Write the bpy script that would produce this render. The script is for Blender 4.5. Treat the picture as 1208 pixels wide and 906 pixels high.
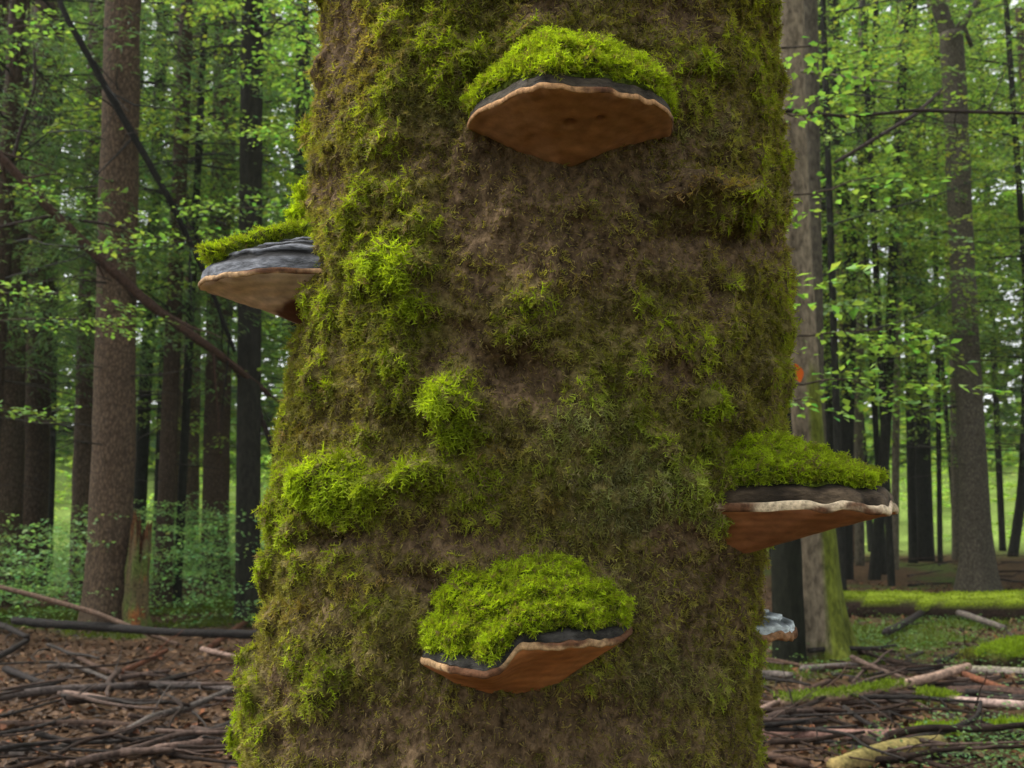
import bpy, math, time
import numpy as np
T0 = time.time()
for o in list(bpy.data.objects):
    bpy.data.objects.remove(o)
scene = bpy.context.scene
COL = scene.collection
R = math.radians

# ------------------------------------------------------------------ camera
CAM_Z, PITCH, FPX, CXP, CYP = 1.1, R(7.06), 1185.0, 604.0, 453.0
cam_d = bpy.data.cameras.new('camera')
cam = bpy.data.objects.new('camera', cam_d)
COL.objects.link(cam)
cam.location = (0, 0, CAM_Z)
cam.rotation_euler = (R(90) + PITCH, 0, 0)
cam_d.sensor_width = 36.0
cam_d.lens = FPX / 1208 * 36
cam_d.clip_start, cam_d.clip_end = 0.05, 2000
cam_d.dof.use_dof = True
cam_d.dof.focus_distance = 1.17
cam_d.dof.aperture_fstop = 11.0
scene.camera = cam

# ------------------------------------------------------------------ sky, sun, exposure
SUN_EL, SUN_AZ = R(60), R(-85)           # azimuth clockwise from +Y: high on the left
world = bpy.data.worlds.new('World')
scene.world = world
world.use_nodes = True
wn, wl = world.node_tree.nodes, world.node_tree.links
wn.clear()
sky = wn.new('ShaderNodeTexSky')
sky.sky_type = 'NISHITA'
sky.sun_disc = False
sky.sun_elevation = SUN_EL
sky.sun_rotation = SUN_AZ
sky.air_density, sky.dust_density, sky.ozone_density = 1.0, 2.5, 1.0
hs = wn.new('ShaderNodeHueSaturation')
hs.inputs['Saturation'].default_value = 0.15
bg = wn.new('ShaderNodeBackground')
bg.inputs['Strength'].default_value = 0.15
wo = wn.new('ShaderNodeOutputWorld')
wl.new(sky.outputs[0], hs.inputs['Color'])
wl.new(hs.outputs[0], bg.inputs['Color'])
wl.new(bg.outputs[0], wo.inputs['Surface'])
sl = bpy.data.lights.new('sun', 'SUN')
sl.energy, sl.angle, sl.color = 1.5, R(30), (1.0, 0.96, 0.88)
so = bpy.data.objects.new('sun', sl)
COL.objects.link(so)
so.rotation_euler = (math.pi / 2 - SUN_EL, 0, math.pi - SUN_AZ)
so.location = (0, -5, 20)
vs = scene.view_settings
scene.display_settings.display_device = 'sRGB'
vs.view_transform, vs.look, vs.gamma, vs.exposure = 'Standard', 'None', 1.0, 1.4
vs.use_curve_mapping = False
scene.render.engine = 'CYCLES'
cy = scene.cycles
cy.max_bounces, cy.diffuse_bounces, cy.glossy_bounces, cy.transmission_bounces = 6, 4, 2, 5
cy.transparent_max_bounces = 4
cy.caustics_reflective = cy.caustics_refractive = False
cy.sample_clamp_indirect = 6.0
try:
    cy.use_denoising = True
    cy.denoiser = 'OPENIMAGEDENOISE'
    cy.denoising_input_passes = 'RGB_ALBEDO_NORMAL'
except Exception:
    pass

# ------------------------------------------------------------------ photo pixel -> direction
def ray(px, py):
    xc, yc = (px - CXP) / FPX, (CYP - py) / FPX
    return np.array([xc, math.cos(PITCH) - yc * math.sin(PITCH), math.sin(PITCH) + yc * math.cos(PITCH)])
def P(px, py, Y):
    d = ray(px, py)
    return np.array([0, 0, CAM_Z]) + d * (Y / d[1])
def G(px, py, z=0.0):
    d = ray(px, py)
    return np.array([0, 0, CAM_Z]) + d * ((z - CAM_Z) / d[2])
def project(p):
    q = p - np.array([0, 0, CAM_Z])
    f = q[..., 1] * math.cos(PITCH) + q[..., 2] * math.sin(PITCH)
    u = -q[..., 1] * math.sin(PITCH) + q[..., 2] * math.cos(PITCH)
    return CXP + FPX * q[..., 0] / f, CYP - FPX * u / f

# ------------------------------------------------------------------ numpy noise
def _h(i, j, k, s):
    with np.errstate(over='ignore'):
        n = (i.astype(np.int64) * 374761393 + j.astype(np.int64) * 668265263 + k.astype(np.int64) * 2147483647 + s * 974711) & 0xffffffff
        n = ((n ^ (n >> 13)) * 1274126177) & 0xffffffff
        n = ((n ^ (n >> 16)) * 2246822519) & 0xffffffff
        n = n ^ (n >> 15)
    return (n & 0xffffff).astype(np.float64) / 0xffffff
def vnoise(p, s=0):
    i = np.floor(p).astype(np.int64)
    f = p - i
    f = f * f * (3 - 2 * f)
    x, y, z = i[:, 0], i[:, 1], i[:, 2]
    fx, fy, fz = f[:, 0], f[:, 1], f[:, 2]
    r = 0
    for a in (0, 1):
        for b in (0, 1):
            for c in (0, 1):
                w = (fx if a else 1 - fx) * (fy if b else 1 - fy) * (fz if c else 1 - fz)
                r = r + w * _h(x + a, y + b, z + c, s)
    return r
def fbm(p, o=4, s=0):
    r, a, t = 0, 0.5, 0
    for k in range(o):
        r = r + a * vnoise(p * 2 ** k + 17.3 * k, s + k)
        t += a
        a *= 0.5
    return r / t
def worley(p, s=0):
    i = np.floor(p).astype(np.int64)
    f1 = np.full(len(p), 9.0)
    idc = np.zeros(len(p))
    for a in (-1, 0, 1):
        for b in (-1, 0, 1):
            for c in (-1, 0, 1):
                x, y, z = i[:, 0] + a, i[:, 1] + b, i[:, 2] + c
                q = np.stack([x + _h(x, y, z, s + 1), y + _h(x, y, z, s + 2), z + _h(x, y, z, s + 3)], 1)
                d = np.sum((q - p) ** 2, 1)
                m = d < f1
                f1[m] = d[m]
                idc[m] = _h(x, y, z, s + 4)[m]
    return np.sqrt(f1), idc
def sstep(a, b, x):
    t = np.clip((x - a) / (b - a), 0, 1)
    return t * t * (3 - 2 * t)
def norm(v):
    return v / np.maximum(np.linalg.norm(v, axis=-1, keepdims=True), 1e-9)
def lin(r, g, b):
    return np.array([((c / 255) / 12.92 if c / 255 <= 0.04045 else ((c / 255 + 0.055) / 1.055) ** 2.4) for c in (r, g, b)])

# ------------------------------------------------------------------ mesh helpers
def mesh(name, V, F, mat, col=None, smooth=False):
    V = np.asarray(V, dtype=np.float32).reshape(-1, 3)
    Fs = F if isinstance(F, list) else [F]
    me = bpy.data.meshes.new(name)
    loops = np.concatenate([np.asarray(f, dtype=np.int32).ravel() for f in Fs])
    tot = np.concatenate([np.full(len(f), np.shape(f)[1], dtype=np.int32) for f in Fs])
    st = np.concatenate([[0], np.cumsum(tot)[:-1]]).astype(np.int32)
    me.vertices.add(len(V))
    me.vertices.foreach_set('co', V.ravel())
    me.loops.add(len(loops))
    me.loops.foreach_set('vertex_index', loops)
    me.polygons.add(len(tot))
    me.polygons.foreach_set('loop_start', st)
    me.polygons.foreach_set('loop_total', tot)
    me.polygons.foreach_set('use_smooth', np.full(len(tot), smooth, dtype=bool))
    me.update(calc_edges=True)
    if col is not None:
        a = me.color_attributes.new('col', 'FLOAT_COLOR', 'POINT')
        c = np.ones((len(V), 4), dtype=np.float32)
        c[:, :3] = np.clip(np.broadcast_to(col, (len(V), 3)), 0, 1)
        a.data.foreach_set('color', c.ravel())
    me.materials.append(mat)
    return me
def tag(o, label=None, cat=None, group=None, kind=None):
    if label: o['label'] = label
    if cat: o['category'] = cat
    if group: o['group'] = group
    if kind: o['kind'] = kind
    return o
def thing(name, loc, label, cat, group=None):
    o = bpy.data.objects.new(name, None)
    o.empty_display_size = 0.1
    o.location = [float(c) for c in loc]
    COL.objects.link(o)
    return tag(o, label, cat, group)
def part(name, parent, V, F, mat, col=None, smooth=False, kind=None, label=None):
    loc = np.array(parent.location) if parent is not None else np.zeros(3)
    o = bpy.data.objects.new(name, mesh(name, np.asarray(V).reshape(-1, 3) - loc, F, mat, col, smooth))
    COL.objects.link(o)
    o.parent = parent
    if kind: o['kind'] = kind
    if label: o['label'] = label
    return o
def solo(name, V, F, mat, col, label, cat, group=None, kind=None, smooth=True):
    V = np.asarray(V).reshape(-1, 3)
    loc = np.array([V[:, 0].mean(), V[:, 1].mean(), V[:, 2].min()])
    o = bpy.data.objects.new(name, mesh(name, V - loc, F, mat, col, smooth))
    o.location = [float(c) for c in loc]
    COL.objects.link(o)
    return tag(o, label, cat, group, kind)
def gridfaces(nr, nc, wrap=False):
    a = np.arange(nr * nc).reshape(nr, nc)
    if wrap:
        b = np.roll(a, -1, 1)
        return np.stack([a[:-1], b[:-1], b[1:], a[1:]], -1).reshape(-1, 4)
    return np.stack([a[:-1, :-1], a[:-1, 1:], a[1:, 1:], a[1:, :-1]], -1).reshape(-1, 4)
def tube(pts, rad, sides=8, rough=0.0, rs=0, step=None, cap=True):
    """tapered crooked tube through points; returns V, F, arc length fraction and angle of each vertex"""
    pts = np.asarray(pts, float)
    rad = np.broadcast_to(np.asarray(rad, float), (len(pts),))
    seg = np.linalg.norm(np.diff(pts, axis=0), axis=1)
    s = np.concatenate([[0], np.cumsum(seg)])
    n = max(len(pts), int(s[-1] / step) + 1) if step else len(pts)
    t = np.linspace(0, s[-1], n)
    q = np.stack([np.interp(t, s, pts[:, k]) for k in range(3)], 1)
    if n > len(pts):                                  # round the corners
        for _ in range(2):
            q[1:-1] = 0.25 * q[:-2] + 0.5 * q[1:-1] + 0.25 * q[2:]
    r = np.interp(t, s, rad)
    d = norm(np.gradient(q, axis=0))
    ref = np.array([0, 0, 1.0]) if abs(d[len(d) // 2, 2]) < 0.8 else np.array([0, 1.0, 0])
    a = norm(np.cross(d, ref))
    b = np.cross(a, d)
    ang = np.linspace(0, 2 * math.pi, sides, endpoint=False)
    dirs = a[:, None] * np.cos(ang)[None, :, None] + b[:, None] * np.sin(ang)[None, :, None]
    rr = np.repeat(r[:, None], sides, 1)
    V = q[:, None] + dirs * rr[..., None]
    if rough:
        nz = fbm(V.reshape(-1, 3) * np.array([1, 1, 0.5]) / max(r.mean(), 0.01) * 0.9 + rs * 7.7, 3, rs).reshape(n, sides) - 0.5
        V = q[:, None] + dirs * (rr * (1 + rough * 2 * nz))[..., None]
    F = [gridfaces(n, sides, True)]
    if cap:
        F.append(np.arange(sides)[::-1][None])
        F.append((np.arange(sides) + (n - 1) * sides)[None])
    fr = np.repeat((t / s[-1])[:, None], sides, 1).ravel()
    return V.reshape(-1, 3), F, fr, dirs.reshape(-1, 3)
def join(parts):
    Vs, Fs, Cs, o = [], {}, [], 0
    for V, F, C in parts:
        Vs.append(V)
        Cs.append(np.broadcast_to(C, (len(V), 3)))
        for f in (F if isinstance(F, list) else [F]):
            f = np.asarray(f)
            Fs.setdefault(f.shape[1], []).append(f + o)
        o += len(V)
    return np.concatenate(Vs), [np.concatenate(v) for v in Fs.values()], np.concatenate(Cs)

# ------------------------------------------------------------------ materials (colour attribute x procedural grain)
def material(name, rough=0.85, spec=0.2, transl=0.0, tint=(1.3, 1.25, 0.7), nscale=(60, 60, 60), lo=0.6, hi=1.4, bump=0.0, bscale=None, flakes=False, coat=0.0):
    m = bpy.data.materials.new(name)
    m.use_nodes = True
    n, l = m.node_tree.nodes, m.node_tree.links
    n.clear()
    out = n.new('ShaderNodeOutputMaterial')
    bs = n.new('ShaderNodeBsdfPrincipled')
    bs.inputs['Roughness'].default_value = rough
    bs.inputs['Specular IOR Level'].default_value = spec
    at = n.new('ShaderNodeAttribute')
    at.attribute_name = 'col'
    colour = at.outputs['Color']
    if nscale:
        tc = n.new('ShaderNodeTexCoord')
        mp = n.new('ShaderNodeMapping')
        mp.inputs['Scale'].default_value = nscale
        l.new(tc.outputs['Object'], mp.inputs['Vector'])
        nz = n.new('ShaderNodeTexNoise')
        nz.inputs['Scale'].default_value = 1.0
        nz.inputs['Detail'].default_value = 5.0
        nz.inputs['Roughness'].default_value = 0.65
        l.new(mp.outputs[0], nz.inputs['Vector'])
        mr = n.new('ShaderNodeMapRange')
        mr.inputs['From Min'].default_value, mr.inputs['From Max'].default_value = 0.3, 0.7
        mr.inputs['To Min'].default_value, mr.inputs['To Max'].default_value = lo, hi
        l.new(nz.outputs['Fac'], mr.inputs['Value'])
        fac, hgt = mr.outputs[0], nz.outputs['Fac']
        if flakes:
            vo = n.new('ShaderNodeTexVoronoi')
            vo.feature = 'DISTANCE_TO_EDGE'
            vo.inputs['Scale'].default_value = 0.8
            mx = n.new('ShaderNodeVectorMath')
            mx.operation = 'MULTIPLY_ADD'
            mx.inputs[1].default_value = (1.2, 1.2, 1.2)
            l.new(nz.outputs['Color'], mx.inputs[0])
            l.new(mp.outputs[0], mx.inputs[2])
            l.new(mx.outputs[0], vo.inputs['Vector'])
            m2 = n.new('ShaderNodeMapRange')
            m2.inputs['From Max'].default_value = 0.18
            m2.inputs['To Min'].default_value, m2.inputs['To Max'].default_value = 0.4, 1.0
            l.new(vo.outputs['Distance'], m2.inputs['Value'])
            mu = n.new('ShaderNodeMath')
            mu.operation = 'MULTIPLY'
            l.new(fac, mu.inputs[0])
            l.new(m2.outputs[0], mu.inputs[1])
            fac = mu.outputs[0]
            ad = n.new('ShaderNodeMath')
            ad.operation = 'MULTIPLY'
            l.new(hgt, ad.inputs[0])
            l.new(m2.outputs[0], ad.inputs[1])
            hgt = ad.outputs[0]
        vm = n.new('ShaderNodeVectorMath')
        vm.operation = 'SCALE'
        l.new(at.outputs['Color'], vm.inputs[0])
        l.new(fac, vm.inputs['Scale'])
        colour = vm.outputs[0]
        if bump:
            bp = n.new('ShaderNodeBump')
            bp.inputs['Strength'].default_value = 0.8
            bp.inputs['Distance'].default_value = bump
            l.new(hgt, bp.inputs['Height'])
            l.new(bp.outputs[0], bs.inputs['Normal'])
    l.new(colour, bs.inputs['Base Color'])
    if coat:
        bs.inputs['Coat Weight'].default_value = coat
        bs.inputs['Coat Roughness'].default_value = 0.35
    if transl:
        tr = n.new('ShaderNodeBsdfTranslucent')
        tv = n.new('ShaderNodeVectorMath')
        tv.operation = 'MULTIPLY'
        tv.inputs[1].default_value = tint
        l.new(colour, tv.inputs[0])
        l.new(tv.outputs[0], tr.inputs['Color'])
        mix = n.new('ShaderNodeMixShader')
        mix.inputs[0].default_value = transl
        l.new(bs.outputs[0], mix.inputs[1])
        l.new(tr.outputs[0], mix.inputs[2])
        l.new(mix.outputs[0], out.inputs['Surface'])
    else:
        l.new(bs.outputs[0], out.inputs['Surface'])
    return m

M_BARK = material('mossy_bark', 0.92, 0.08, nscale=(120, 120, 85), lo=0.25, hi=1.9, bump=0.012)
M_MOSS = material('moss', 0.8, 0.15, transl=0.45, tint=(1.3, 1.3, 0.6), nscale=None)
M_SPRUCE = material('spruce_bark', 0.9, 0.15, nscale=(42, 42, 20), lo=0.55, hi=1.5, bump=0.012, flakes=True)
M_SMOOTH = material('smooth_bark', 0.85, 0.08, nscale=(28, 28, 11), lo=0.35, hi=1.75, bump=0.012)
M_WOOD = material('dead_wood', 0.85, 0.15, nscale=(45, 45, 45), lo=0.3, hi=1.7, bump=0.008)
M_LEAF = material('leaf', 0.5, 0.35, transl=0.5, tint=(1.4, 1.3, 0.7), nscale=None)
M_LITTER = material('leaf_litter', 0.7, 0.25, nscale=None, transl=0.0)
M_GROUND = material('forest_floor', 0.95, 0.1, nscale=(14, 14, 14), lo=0.35, hi=1.6, bump=0.03)
M_CRUST = material('fungus_crust', 0.7, 0.10, nscale=(55, 55, 130), lo=0.3, hi=1.9, bump=0.005)
M_RIM = material('fungus_rim', 0.75, 0.15, nscale=(160, 160, 160), lo=0.4, hi=1.4, bump=0.0015)
M_PORE = material('fungus_pores', 0.75, 0.2, nscale=(45, 45, 45), lo=0.7, hi=1.25, bump=0.0012)

# ================================================================== ground
def ground_h(x, y):
    p = np.stack([np.ravel(x), np.ravel(y), np.zeros(np.size(x))], 1)
    d = np.hypot(p[:, 0], p[:, 1])
    h = (fbm(p * 0.6, 4, 3) - 0.5) * 0.16 * sstep(2.5, 6, d) + (fbm(p * 0.06, 3, 9) - 0.5) * 1.6 * sstep(22, 60, d) + 5.2 * sstep(26, 66, d) * 1.1
    return h.reshape(np.shape(x))
def ground_moss(x, y):
    p = np.stack([np.ravel(x), np.ravel(y), np.zeros(np.size(x))], 1)
    m = fbm(p * 0.9, 4, 21)
    right = sstep(0.5, 2.5, p[:, 0]) * np.exp(-((p[:, 1] - 8.2) / 2.6) ** 2)
    left = sstep(-1.0, -3.0, p[:, 0]) * sstep(8.0, 9.5, p[:, 1])
    m = m - 0.12 * sstep(0.0, -1.0, p[:, 0]) * sstep(8.4, 7.2, p[:, 1])
    return sstep(0.58, 0.68, m + 0.10 * right + 0.12 * left).reshape(np.shape(x))
rr = np.concatenate([np.linspace(0.0, 14, 150), 14 * (700 / 14) ** np.linspace(0.012, 1, 90)])
aa = np.concatenate([np.linspace(-50, 50, 240), np.linspace(52, 308, 60)]) * math.pi / 180
gx, gy = rr[:, None] * np.sin(aa)[None], rr[:, None] * np.cos(aa)[None]
gz = ground_h(gx, gy)
gm = ground_moss(gx, gy).ravel()[:, None]
gd = np.repeat(rr, len(aa))[:, None]
litter = lin(68, 51, 36) * (0.6 + 0.8 * fbm(np.stack([gx.ravel(), gy.ravel(), gx.ravel() * 0], 1) * 5, 3, 5)[:, None])
mossc = np.array([0.045, 0.062, 0.012])
gn = fbm(np.stack([gx.ravel(), gy.ravel(), gx.ravel() * 0], 1) * 0.9, 4, 15)[:, None]
grass = np.array([0.19, 0.27, 0.06]) * (0.25 + 1.3 * gn)
gc = litter * (1 - gm) + mossc * gm
far = sstep(24, 30, gd)
gc = gc * (1 - far) + grass * far
Fg = gridfaces(len(rr), len(aa), True)
g = part('ground', None, np.stack([gx, gy, gz], -1), Fg, M_GROUND, gc, True)
tag(g, 'brown leaf litter forest floor with green moss patches', 'ground', kind='structure')
def GR(px, py, lift=0.0):
    p = G(px, py)
    for _ in range(3):
        p = G(px, py, float(ground_h(p[0], p[1])))
    p[2] += lift
    return p
def on_ground(x, y):
    return np.array([x, y, float(ground_h(np.array(x), np.array(y)))])

# ================================================================== foliage
RNG = np.random.default_rng(11)
def spray_proto(rng, n, leaf, L, W, narrow=0.34):
    """leaves on a flat, forked twig: n x 4 x 3 vertices"""
    t = rng.random(n) ** 0.8
    side = rng.choice([-1, 1], n)
    w = rng.random(n)
    x = t * L
    y = side * w * W * (0.25 + 0.75 * np.sin(math.pi * np.clip(t * 0.9 + 0.08, 0, 1)))
    z = -0.35 * (x / L) ** 2 * L * 0.3 - 0.12 * np.abs(y) + rng.normal(0, 0.02 * L, n)
    c = np.stack([x, y, z], 1)
    yaw = side * (0.5 + 0.5 * rng.random(n)) + rng.normal(0, 0.35, n)
    d = np.stack([np.cos(yaw), np.sin(yaw), rng.normal(-0.12, 0.25, n)], 1)
    d = norm(d)
    up = norm(np.stack([rng.normal(0, 0.3, n), rng.normal(0, 0.3, n), np.ones(n)], 1))
    s = norm(np.cross(up, d))
    u = np.cross(d, s)
    l = leaf * (0.65 + 0.6 * rng.random(n))[:, None]
    return np.stack([c, c + d * l * 0.45 + s * l * narrow + u * l * 0.1, c + d * l, c + d * l * 0.45 - s * l * narrow + u * l * 0.1], 1)
def foliage(pos, yaw, pitch, scale, cols, rng, n=55, leaf=0.055, L=0.8, W=0.38, narrow=0.34, protos=5, jit=0.22):
    """sprays of leaves at given places; returns V, F, C"""
    Vs, Cs = [], []
    for k in range(protos):
        idx = np.arange(len(pos))[k::protos]
        if len(idx) == 0:
            continue
        pr = spray_proto(rng, n, leaf, L, W, narrow)
        cyw, syw = np.cos(yaw[idx]), np.sin(yaw[idx])
        cp, sp = np.cos(pitch[idx]), np.sin(pitch[idx])
        ex = np.stack([cyw * cp, syw * cp, sp], 1)
        ey = np.stack([-syw, cyw, np.zeros(len(idx))], 1)
        ez = np.cross(ex, ey)
        Rm = np.stack([ex, ey, ez], 2) * scale[idx][:, None, None]
        V = np.einsum('nij,abj->nabi', Rm, pr) + pos[idx][:, None, None, :]
        c = cols[idx][:, None, None, :] * (1 + jit * rng.normal(0, 1, (len(idx), n, 1, 1)))
        hue = rng.normal(0, 0.10, (len(idx), n, 1))
        c = np.repeat(c, 4, 2)
        c[..., 0] *= 1 + 1.6 * hue
        Vs.append(V.reshape(-1, 3))
        Cs.append(np.clip(c, 0.004, 1).reshape(-1, 3))
    V = np.concatenate(Vs)
    q = np.arange(len(V)).reshape(-1, 4)
    F = np.concatenate([q[:, [0, 3, 2]], q[:, [0, 2, 1]]])
    return V, F, np.concatenate(Cs)
LEAF_BRIGHT = np.array([0.18, 0.285, 0.050])
LEAF_MID = np.array([0.088, 0.165, 0.042])
LEAF_DARK = np.array([0.05, 0.10, 0.038])
LEAF_BLUE = np.array([0.10, 0.18, 0.07])
def leafcols(n, rng, mix=(0.4, 0.4, 0.2)):
    k = rng.choice(3, n, p=mix)
    base = np.stack([LEAF_BRIGHT, LEAF_MID, LEAF_DARK])[k]
    return base * (0.75 + 0.5 * rng.random((n, 1)))

# ================================================================== trees
def tree_trunk(pts, rad, sides, step, colour, kind, rs, moss=0.0, moss_side=None, moss_h=1.0, flare=0.35):
    V, F, fr, dirs = tube(pts, rad, sides, 0.05 if kind == 'smooth' else 0.09, rs, step)
    base = np.asarray(pts[0])
    hz = V[:, 2] - base[2]
    k = np.exp(-np.clip(hz, 0, None) / 0.35)
    lob = 0.25 + 1.3 * (np.sin(4 * np.arctan2(dirs[:, 1], dirs[:, 0]) + rs) * 0.5 + 0.5) ** 1.5
    V = V + dirs * (np.asarray(rad).max() * flare * k * lob)[:, None] * np.array([1, 1, 0.0])
    C = np.broadcast_to(colour, V.shape) * (0.8 + 0.4 * fbm(V * np.array([3, 3, 1.2]), 3, rs + 40)[:, None])
    if moss:
        nz = fbm(V * 5, 3, rs + 60)
        m = np.exp(-np.clip(hz, 0, None) / moss_h) * moss
        if moss_side is not None:
            m = m + 0.95 * sstep(-0.1, 0.5, dirs @ np.asarray(moss_side)) * sstep(3.0, 1.9, hz)
        m = sstep(0.45, 0.75, m + (nz - 0.5) * 0.9)[:, None]
        C = C * (1 - m) + np.array([0.085, 0.10, 0.014]) * (0.4 + 1.2 * fbm(V * 16, 3, rs + 61)[:, None]) * m
    return V, F, C
def limbs(base, pts_fn, zs, rng, length, r, droop, colour, sides=4, up=0.0):
    out = []
    for z in zs:
        az = rng.random() * 2 * math.pi
        p0 = pts_fn(z)
        L = length * (0.45 + 0.8 * rng.random())
        n = 6
        t = np.linspace(0, 1, n)
        d = np.array([math.cos(az), math.sin(az), 0])
        wob = np.cumsum(rng.normal(0, 0.05 * L, (n, 3)), 0) * t[:, None]
        q = p0 + d * (t * L)[:, None] + np.array([0, 0, 1.0]) * ((up * t - droop * t ** 2) * L)[:, None] + wob
        V, F, _, _ = tube(q, r * (1 - 0.85 * t) * (0.6 + 0.8 * rng.random()), sides, cap=False)
        out.append((V, F, colour * (0.7 + 0.6 * rng.random())))
    return join(out)
def axis_fn(pts):
    pts = np.asarray(pts)
    return lambda z: np.array([np.interp(z, pts[:, 2], pts[:, 0]), np.interp(z, pts[:, 2], pts[:, 1]), z])

def make_tree(name, label, cat, base, tops, wpx, colour, kind, seed, height=None, group=None, moss=0.0, moss_side=None, moss_h=1.0,
              twigs=0, twig_len=1.1, crown=None, sides=14, taper=0.75, flare=0.35):
    """base: point on the ground; tops: list of photo pixels the trunk passes through (same depth); wpx: photo width of the trunk"""
    rng = np.random.default_rng(seed)
    Y = base[1]
    r = wpx * Y / FPX / 2
    pts = [base - np.array([0, 0, 0.15])] + [P(px, py, Y) for px, py in tops]
    last, prev = pts[-1], pts[-2]
    height = height or (6.5 + Y * 0.55)
    if last[2] < height:
        d = (last - pts[0]) / (last[2] - pts[0][2])
        pts.append(last + d * (height - last[2]))
    pts = np.array(pts)
    rad = r * (1 - (1 - taper) * np.clip((pts[:, 2] - base[2]) / max(height, 3), 0, 1))
    root = thing(name, base, label, cat, group)
    V, F, C = tree_trunk(pts, rad, sides, 0.10 if Y < 16 else 0.3, colour, kind, seed, moss, moss_side, moss_h, flare)
    part('trunk', root, V, F, M_SPRUCE if kind == 'spruce' else M_SMOOTH, C, True)
    fn = axis_fn(pts)
    if twigs:
        zs = 1.4 + (min(height, 0.62 * Y + 2.5) - 1.4) * rng.random(twigs)
        V, F, C = limbs(base, fn, zs, rng, twig_len, 0.010, 0.12, np.array([0.035, 0.03, 0.024]))
        part('dead_twigs', root, V, F, M_WOOD, C, False, 'stuff')
    if crown:
        z0, z1, rad_c, n, mix = crown['z0'], crown['z1'], crown['r'], crown['n'], crown.get('mix', (0.4, 0.4, 0.2))
        zs = z0 + (z1 - z0) * rng.random(n)
        az = rng.random(n) * 2 * math.pi
        rd = rad_c * np.sqrt(rng.random(n)) * (0.7 + 0.4 * np.sin(zs * 3.1 + seed))
        ax = np.stack([fn(z) for z in zs])
        lay = np.round(zs / 0.45) * 0.45 + rng.normal(0, 0.06, n)
        pos = np.stack([ax[:, 0] + rd * np.cos(az), ax[:, 1] + rd * np.sin(az), lay - 0.12 * rd], 1)
        blue = crown.get('blue', False)
        cols = leafcols(n, rng, mix) if not blue else LEAF_BLUE * (0.45 + 0.7 * rng.random((n, 1)))
        V, F, C = foliage(pos, az + rng.normal(0, 0.5, n), rng.normal(-0.12, 0.15, n) - (0.35 if blue else 0), 0.8 + 0.5 * rng.random(n), cols, rng,
                          n=crown.get('leaves', 50), leaf=crown.get('leaf', 0.062), narrow=0.07 if blue else 0.34)
        part('crown', root, V, F, M_LEAF, C, False, 'stuff')
        nl = crown.get('limbs', 14)
        V, F, C = limbs(base, fn, z0 + (z1 - z0) * rng.random(nl), rng, rad_c * 1.1, 0.016, 0.05, np.array([0.03, 0.03, 0.026]), 5, 0.1)
        part('limbs', root, V, F, M_WOOD, C, False, 'stuff')
    return root
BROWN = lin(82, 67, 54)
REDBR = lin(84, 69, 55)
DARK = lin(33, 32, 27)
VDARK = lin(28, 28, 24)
GREY = lin(84, 78, 66)
PALE = lin(122, 110, 92)
SP = 'spruce tree'
MIXB = (0.55, 0.33, 0.12)
def crown(z0, z1, r, n, **k):
    return dict(z0=z0, z1=z1, r=r, n=n, **k)
# left of the mossy trunk
make_tree('spruce_tree', 'thick brown spruce trunk with flared base beside the rotten stump', 'tree', GR(127, 742), [(134, 520), (138, 300), (143, 100), (145, 0)], 50, REDBR, 'spruce', 1, twigs=46, moss=0.55, moss_h=0.25, sides=20, taper=0.7, flare=0.45)
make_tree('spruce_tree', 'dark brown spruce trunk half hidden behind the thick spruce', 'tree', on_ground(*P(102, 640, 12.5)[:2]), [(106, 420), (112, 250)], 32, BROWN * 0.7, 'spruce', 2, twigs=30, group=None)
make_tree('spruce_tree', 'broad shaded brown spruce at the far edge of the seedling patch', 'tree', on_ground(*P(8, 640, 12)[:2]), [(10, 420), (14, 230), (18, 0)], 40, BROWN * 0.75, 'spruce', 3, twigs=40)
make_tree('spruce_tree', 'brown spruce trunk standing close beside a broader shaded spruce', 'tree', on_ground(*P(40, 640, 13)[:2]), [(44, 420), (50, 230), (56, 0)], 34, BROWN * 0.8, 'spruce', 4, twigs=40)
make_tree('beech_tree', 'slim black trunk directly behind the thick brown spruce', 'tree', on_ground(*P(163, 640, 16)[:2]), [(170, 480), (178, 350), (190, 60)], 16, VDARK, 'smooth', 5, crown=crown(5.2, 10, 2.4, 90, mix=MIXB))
make_tree('spruce_tree', 'slender pale brown spruce of a close pair in the undergrowth', 'tree', on_ground(*P(203, 640, 18)[:2]), [(206, 450), (210, 200)], 18, REDBR, 'spruce', 6, twigs=24)
make_tree('spruce_tree', 'slightly stouter pale brown spruce of a close pair in the undergrowth', 'tree', on_ground(*P(224, 640, 17.5)[:2]), [(226, 450), (230, 200)], 22, REDBR * 0.9, 'spruce', 7, twigs=24)
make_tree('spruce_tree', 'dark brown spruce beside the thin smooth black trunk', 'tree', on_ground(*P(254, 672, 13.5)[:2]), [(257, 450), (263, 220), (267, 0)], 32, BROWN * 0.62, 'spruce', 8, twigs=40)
make_tree('beech_tree', 'thin smooth dark trunk with green moss near its foot, beside mossy trunk', 'tree', GR(293, 732), [(293, 560), (294, 420), (296, 200), (298, 0)], 29, DARK, 'smooth', 9, moss=0.55, moss_h=0.5, sides=18, taper=0.85, crown=crown(4.6, 8, 1.8, 60, mix=MIXB), flare=0.25)
make_tree('beech_tree', 'dark trunk peeping out from behind the big mossy trunk', 'tree', on_ground(*P(352, 640, 14)[:2]), [(352, 400), (356, 90)], 18, VDARK * 1.3, 'smooth', 10, crown=crown(3.5, 9, 2.6, 150, mix=MIXB))
make_tree('beech_tree', 'very thin dark sapling stem between shaded spruces', 'tree', on_ground(*P(60, 640, 15)[:2]), [(61, 560), (66, 300)], 8, VDARK, 'smooth', 12, crown=crown(2.6, 8, 1.8, 110, mix=MIXB))
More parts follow.
